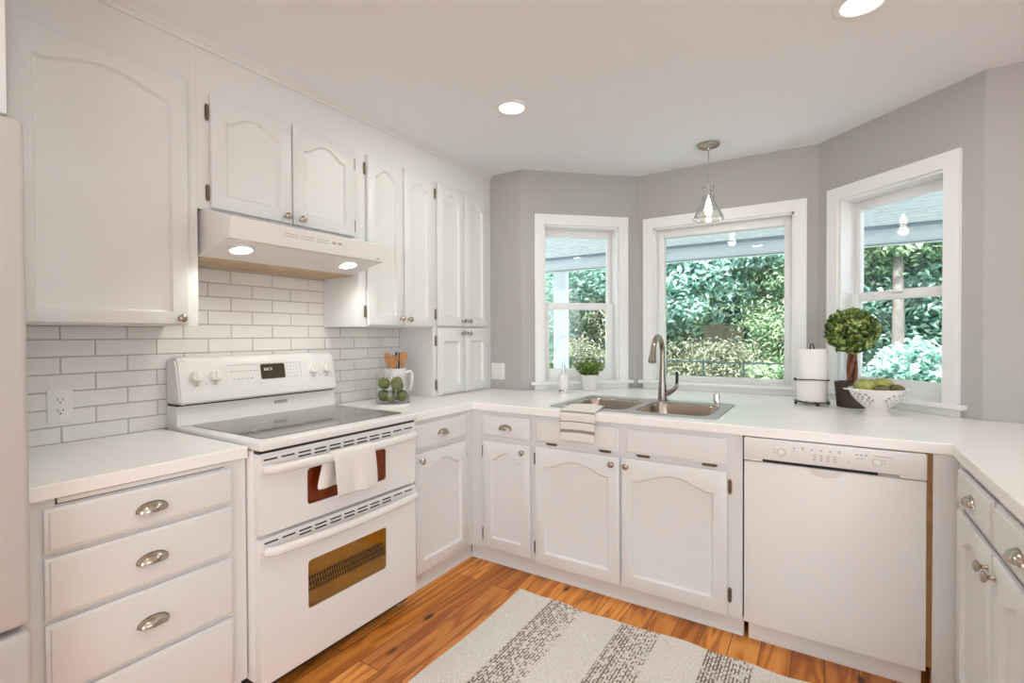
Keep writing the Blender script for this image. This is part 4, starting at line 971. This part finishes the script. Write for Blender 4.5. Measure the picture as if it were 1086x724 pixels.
# ------------------------------------------------------------------ plates on the walls
o_ = thing('power_outlet', 'white duplex outlet on the tile beside the refrigerator', 'outlet', (WX+.0095, .628, 1.05))
bm = BM(); box(bm, WX+.0092, WX+.0145, .592, .664, .990, 1.110, bev=.002); part('cover_plate', bm, 'plastic', o_)
for zz in (1.030, 1.070):
    bm = BM(); prism(bm, rrect(.611, .645, zz-.0155, zz+.0155, .012, 4), WX+.0145, WX+.0165, 'x'); rc = part('receptacle', bm, 'plastic', o_)
    bm = BM(); box(bm, WX+.0165, WX+.0168, .6195, .6215, zz-.002, zz+.008); box(bm, WX+.0165, WX+.0168, .634, .636, zz-.002, zz+.008); box(bm, WX+.0165, WX+.0168, .6255, .630, zz-.011, zz-.006); part('slots', bm, 'black', rc)
o_ = thing('light_switch', 'white double switch plate on grey wall beside the tall cabinet', 'switch', (-1.99, Y2-.001, 1.04))
bm = BM(); box(bm, -2.048, -1.932, Y2-.007, Y2-.001, .982, 1.100, bev=.002); part('cover_plate', bm, 'plastic', o_)
for xx in (-2.013, -1.967): bm = BM(); box(bm, xx-.0165, xx+.0165, Y2-.0105, Y2-.007, 1.008, 1.074, bev=.001, seg=1); part('rocker', bm, 'plastic', o_)

# ------------------------------------------------------------------ ceiling lamps
def can(x, y, label):
    t = thing('recessed_light', label, 'ceiling light', (x, y, H))
    bm = BM(); lathe(bm, [(.088, 0), (.088, -.004), (.080, -.008), (.066, -.006), (.062, -.001), (.062, 0)], (x, y, H-.0004), 48, closed=True); part('trim_ring', bm, 'trimw', t)
    bm = BM(); lathe(bm, [(0, -.0012), (.0615, -.0012), (.0615, 0), (0, 0)], (x, y, H-.0004), 40, cap0=False, cap1=False); part('lens', bm, 'lens', t, label='glowing lens')
    light('ceiling_disk_light', 'AREA', (x, y, H-.012), (0, 0, 0), DOWN, WARM, shape='DISK', size=.12)
can(-1.346, 2.123, 'lit recessed ceiling light in front of the tall cabinet')
can(.103, 2.120, 'lit recessed ceiling light at the top right, above the dishwasher')
for x, y in ((-.75, .15), (.45, .15), (1.7, 1.6)):     # unseen lamps added as fill over and behind the camera
    light('ceiling_disk_light', 'AREA', (x, y, H-.012), (0, 0, 0), DOWN*.8, WARM, shape='DISK', size=.12)
# pendant
ex_, ey_ = -.604, 3.178
p = thing('pendant_light', 'clear glass bell pendant lamp hanging in front of the middle window', 'pendant lamp', (ex_, ey_, H))
bm = BM(); lathe(bm, [(.064, -.0005), (.064, -.010), (.058, -.016), (.030, -.020), (.026, -.024), (.012, -.025), (.010, -.034), (0, -.034)], (ex_, ey_, H), 36); part('canopy', bm, 'nickel', p)
bm = BM(); rod(bm, (ex_, ey_, H-.033), (ex_, ey_, 2.224), .0028, 8); part('cord', bm, 'greymark', p)
bm = BM(); lathe(bm, [(0, .0), (.008, 0), (.010, -.008), (.010, -.03), (.012, -.034), (.012, -.105), (.009, -.11), (0, -.11)], (ex_, ey_, 2.225), 24); part('socket', bm, 'chrome', p)
prof = [(.012, 2.226), (.022, 2.219), (.030, 2.204), (.0325, 2.190), (.029, 2.174), (.021, 2.163), (.021, 2.158), (.029, 2.148), (.034, 2.134), (.033, 2.120), (.033, 2.110), (.040, 2.090), (.055, 2.062), (.072, 2.036), (.083, 2.014), (.087, 1.996)]
inn = [(r-.0022, z) for r, z in reversed(prof)]
bm = BM(); lathe(bm, prof+inn, (ex_, ey_, 0), 48, closed=True); sh = part('glass_shade', bm, 'clear', p)
bm = BM(); ring = [(ex_+.086*math.cos(2*math.pi*i/64), ey_+.086*math.sin(2*math.pi*i/64), 1.996) for i in range(65)]; tube(bm, ring, .0030, 8, cap=False); part('rim', bm, 'chrome', sh, label='bright metal rim')
bm = BM(); lathe(bm, [(0, 2.118), (.010, 2.117), (.011, 2.10), (.019, 2.075), (.022, 2.055), (.019, 2.036), (.010, 2.026), (0, 2.023)], (ex_, ey_, 0), 24); part('bulb', bm, 'bulb', p, label='glowing bulb')
light('pendant_lamp_light', 'POINT', (ex_, ey_, 2.0), (0, 0, 0), PENDW, WARM, shadow_soft_size=.03)

# ------------------------------------------------------------------ rug
RX0, RX1, RY0, RY1 = -1.300, .30, .80, 2.115
bm = BM(); nx, ny = 80, 60; g = []
def edge(x): return .008*math.sin(x*9)+.005*math.sin(x*23+1)
for i in range(nx+1):
    row = []
    for j in range(ny+1):
        u, v_ = i/nx, j/ny; X = RX0+u*(RX1-RX0); Y = RY0+v_*(RY1-RY0+edge(X)); X2 = X+(.006*math.sin(Y*8))*(1-u)
        row.append(bm.verts.new((X2, Y, .0115+.0012*math.sin(X*31)*math.sin(Y*17))))
    g.append(row)
for i in range(nx):
    for j in range(ny): bm.faces.new((g[i][j], g[i+1][j], g[i+1][j+1], g[i][j+1]))
bd = [g[i][0] for i in range(nx+1)]+[g[nx][j] for j in range(1, ny+1)]+[g[i][ny] for i in range(nx-1, -1, -1)]+[g[0][j] for j in range(ny-1, 0, -1)]
lo = [bm.verts.new((v_.co.x, v_.co.y, .0008)) for v_ in bd]
for i in range(len(bd)): j = (i+1) % len(bd); bm.faces.new((bd[i], lo[i], lo[j], bd[j]))
bm.faces.new(list(reversed(lo)))
rg = solo('woven_rug', bm, 'rug', 'cream woven cotton rug with brown striped bands on the wood floor', 'rug', (RX0, RY0, 0), smooth=60)
bm = BM()
for i in range(150):
    X = RX0+.005+(RX1-RX0-.01)*i/149; Y = RY1+edge(X)
    tube(bm, [(X, Y-.004, .008), (X+random.uniform(-.002, .002), Y+.004, .006), (X+random.uniform(-.004, .004), Y+.010+random.uniform(0, .004), .003)], .0022, 5)
fr = part('fringe', bm, 'rug', rg); fr['kind'] = 'stuff'

# ------------------------------------------------------------------ outdoors
bm = BM(); box(bm, -9, 9, 3.75, 6.8, -.25, -.10); o = struct('deck', bm, 'deck', 'pale porch deck')
bm = BM(); n1, n2 = 60, 44; g = []
for i in range(n1+1):
    row = []
    for j in range(n2+1):
        X = -22+44*i/n1; Y = 6.8+17*j/n2; zz = -.35+.03*(Y-6.8)+.05*math.sin(X*1.3+Y)+(max(0, Y-13.5)**1.55)*.55
        row.append(bm.verts.new((X, Y, zz)))
    g.append(row)
for i in range(n1):
    for j in range(n2): bm.faces.new((g[i][j], g[i+1][j], g[i+1][j+1], g[i][j+1]))
struct('ground', bm, 'ground', 'wooded ground rising behind the yard')
bm = BM(); box(bm, -9, WX-T-.001, Y2, Y2+T, -.25, 2.6); box(bm, EX+T+.001, 9, Y2, Y2+T, -.25, 2.6); struct('wall_outside', bm, 'extwall', 'pale outside wall of the house beyond the kitchen')
PC = thing('porch_roof', 'white porch roof with boarded ceiling outside the windows', 'porch roof', (0, 5, 2.38)); PC['kind'] = 'structure'
bm = BM(); y = 3.80
while y < 6.14:
    prism(bm, [(y, 2.372), (y+.1405, 2.387), (y+.1405, 2.399), (y, 2.399)], -8, 8, 'x'); y += .141
part('ceiling_boards', bm, 'porch', PC)
bm = BM(); box(bm, -8, 8, 3.74, 6.45, 2.400, 2.44); part('roof_deck', bm, 'porchtrim', PC)
bm = BM(); box(bm, -8, 8, 6.30, 6.42, 2.208, 2.399, bev=.004); part('beam', bm, 'porch', PC)
bm = BM(); box(bm, -8, 8, 6.20, 6.2995, 2.366, 2.399); part('channel_trim', bm, 'porchtrim', PC)
bm = BM(); box(bm, -8, 8, 6.285, 6.2995, 2.203, 2.214); part('channel_trim', bm, 'porchtrim', PC)
bm = BM(); box(bm, -3.30, -3.11, 6.305, 6.415, -.0998, 2.2075, bev=.004); solo('porch_post', bm, 'porch', 'white square porch post seen through the left window', 'post', (-3.2, 6.36, -.0998))
# metal yard fence
fn_ = thing('yard_fence', 'thin dark metal railing across the yard outside the middle window', 'fence', (-1.6, 9, -.25))
bm = BM(); box(bm, -6, 3, 8.985, 9.015, .81, .835); box(bm, -6, 3, 8.99, 9.01, .08, .10); part('rail', bm, 'fencemetal', fn_)
for i, xx in enumerate(np.arange(-5.6, 2.9, .635)): bm = BM(); box(bm, xx-.014, xx+.014, 8.986, 9.014, -.29, .87); part('post', bm, 'fencemetal', fn_)
bm = BM()
for i in range(6): box(bm, -2.42+i*.145, -2.282+i*.145, 12.2, 12.225, -.2, 1.50+.03*(i % 3), bev=.004, seg=1)
for zz in (.2, 1.3): box(bm, -2.42, -1.555, 12.225, 12.26, zz, zz+.08)
solo('board_fence', bm, 'fencewood', 'brown board fence among the trees outside the middle window', 'fence', (-2.0, 12.2, -.2))
sh = thing('garden_shed', 'small pale shed beyond the yard outside the right window', 'shed', (1.1, 13, 0))
bm = BM(); box(bm, .75, 1.75, 13.0, 14.0, -.2, 2.75); part('walls', bm, 'shed', sh)
bm = BM(); prism(bm, [(.65, 2.74), (1.85, 2.74), (1.25, 3.2)], 12.9, 14.1, 'y'); part('roof', bm, 'trunk', sh)
bm = BM(); box(bm, .90, 1.25, 12.985, 13.0, 1.9, 2.45); part('window', bm, 'fencemetal', sh)
# trees and bushes
def tree(name, label, base, ctr, rad, n, size, mat, seed, trunk=None, ncl=70, aspect=.5, droop=.2, group=None):
    r_ = np.random.default_rng(seed); t = thing(name, label, 'tree' if trunk else 'bush', base, 0, group)
    cl = r_.normal(size=(ncl, 3)); cl /= np.linalg.norm(cl, axis=1, keepdims=True); cl *= r_.uniform(.25, 1, (ncl, 1))**.5
    cl = cl*np.array(rad)+np.array(ctr)
    pid = r_.integers(0, ncl, n); sp_ = np.array([.26, .26, .13])*max(rad)*.62
    pts = cl[pid]+r_.normal(size=(n, 3))*sp_; keep = pts[:, 2] > base[2]+.05; pts = pts[keep]
    nv = np.stack([r_.normal(size=len(pts))*.55, r_.normal(size=len(pts))*.55-.35, np.full(len(pts), .8)], 1)
    me = leaves_mesh('foliage', pts, nv, size, r_, aspect, droop=droop); me.transform(xf(t).inverted()); place('foliage', me, mat, t)
    if trunk:
        bm = BM(); cx__, cy__, cz__ = ctr; z0_ = base[2]-.1
        tube(bm, [(base[0], base[1], z0_), (base[0]+.03, base[1], (z0_+cz__)*.45), (cx__, cy__, cz__), (cx__+.05, cy__, cz__+rad[2]*.7)], [trunk*1.15, trunk, trunk*.7, trunk*.25], 12)
        for q in cl[:16]:
            tube(bm, [(cx__, cy__, cz__-rad[2]*.55+random.random()*.5), tuple((np.array(ctr)+q)/2+np.array([0, 0, .1])), tuple(q)], [trunk*.3, trunk*.18, trunk*.06], 6)
        part('trunk', bm, 'trunk', t)
    return t
tree('maple_tree', 'pale mint leafed tree filling the left of the middle window', (-2.9, 10.4, -.3), (-2.75, 10.2, 2.7), (1.15, 1.0, 1.3), 9000, .15, 'mint', 1, .07)
tree('maple_tree', 'pale leafed tree hanging over the top of the middle window', (-.9, 11.2, -.2), (-1.3, 10.6, 3.2), (1.4, 1.0, .9), 8000, .15, 'mint', 2, .07)
tree('fir_tree', 'soft green tree on the right side of the middle window', (-.5, 10.9, -.25), (-.55, 10.6, 1.4), (.75, .8, 1.35), 9000, .11, 'green', 3, .05, aspect=.3)
tree('leafy_tree', 'teal green tree behind the porch post outside the left window', (-5.1, 11.0, -.25), (-5.0, 10.8, 2.6), (1.3, 1.2, 1.7), 9000, .14, 'teal', 4, .08)
tree('thicket_bush', 'tall olive twiggy thicket outside the lower left window', (-4.0, 10.6, -.25), (-3.95, 10.4, 1.0), (1.0, .8, 1.2), 9000, .10, 'olive', 5, None, aspect=.28)
tree('thicket_bush', 'olive brush behind the railing at the bottom of the middle window', (-2.0, 9.9, -.3), (-1.9, 9.9, .45), (1.1, .5, .75), 8000, .10, 'olive', 6, None, aspect=.28)
tree('fern_bush', 'low green ferns behind the railing at the right of the middle window', (-.6, 9.7, -.3), (-.6, 9.7, .35), (.7, .4, .5), 5000, .12, 'green', 7, None, aspect=.3)
tree('oak_tree', 'green tree with a thick grey trunk outside the right window', (.98, 10.3, -.25), (1.05, 10.9, 3.6), (1.5, 1.0, 1.2), 9000, .14, 'green', 8, .085)
tree('rhododendron_bush', 'pale mint bush at the bottom of the right window', (1.15, 9.0, -.3), (1.15, 9.0, .55), (.62, .5, .62), 5000, .13, 'mint', 9, None)
tree('leafy_tree', 'teal leafed tree behind the trunk outside the right window', (1.9, 11.8, -.2), (1.75, 11.6, 2.1), (.85, .8, 1.7), 8000, .14, 'teal', 10, .06)
tree('leafy_tree', 'mid green tree left of the trunk outside the right window', (.1, 12.0, -.2), (.25, 11.8, 2.2), (.7, .7, 1.8), 7000, .13, 'mint', 12, .06)
for i, (xx, yy, mt, lb) in enumerate(((-7.5, 13.5, 'green', 'farthest left background tree of the woods'), (-5.6, 14.2, 'mint', 'background tree behind the teal tree of the left window'), (-3.6, 14.0, 'green', 'background tree behind the mint tree of the middle window'), (-1.9, 14.4, 'teal', 'background tree above the brown board fence'), (-.3, 14.0, 'mint', 'background tree behind the soft green tree of the middle window'), (1.3, 15.2, 'green', 'background tree behind the pale shed'), (3.0, 14.0, 'teal', 'farthest right background tree of the woods'))):
    tree('woodland_tree', lb, (xx, yy, 0), (xx, yy-.3, 2.9), (1.25, .8, 2.9), 7000, .20, mt, 20+i, .09, group=None)
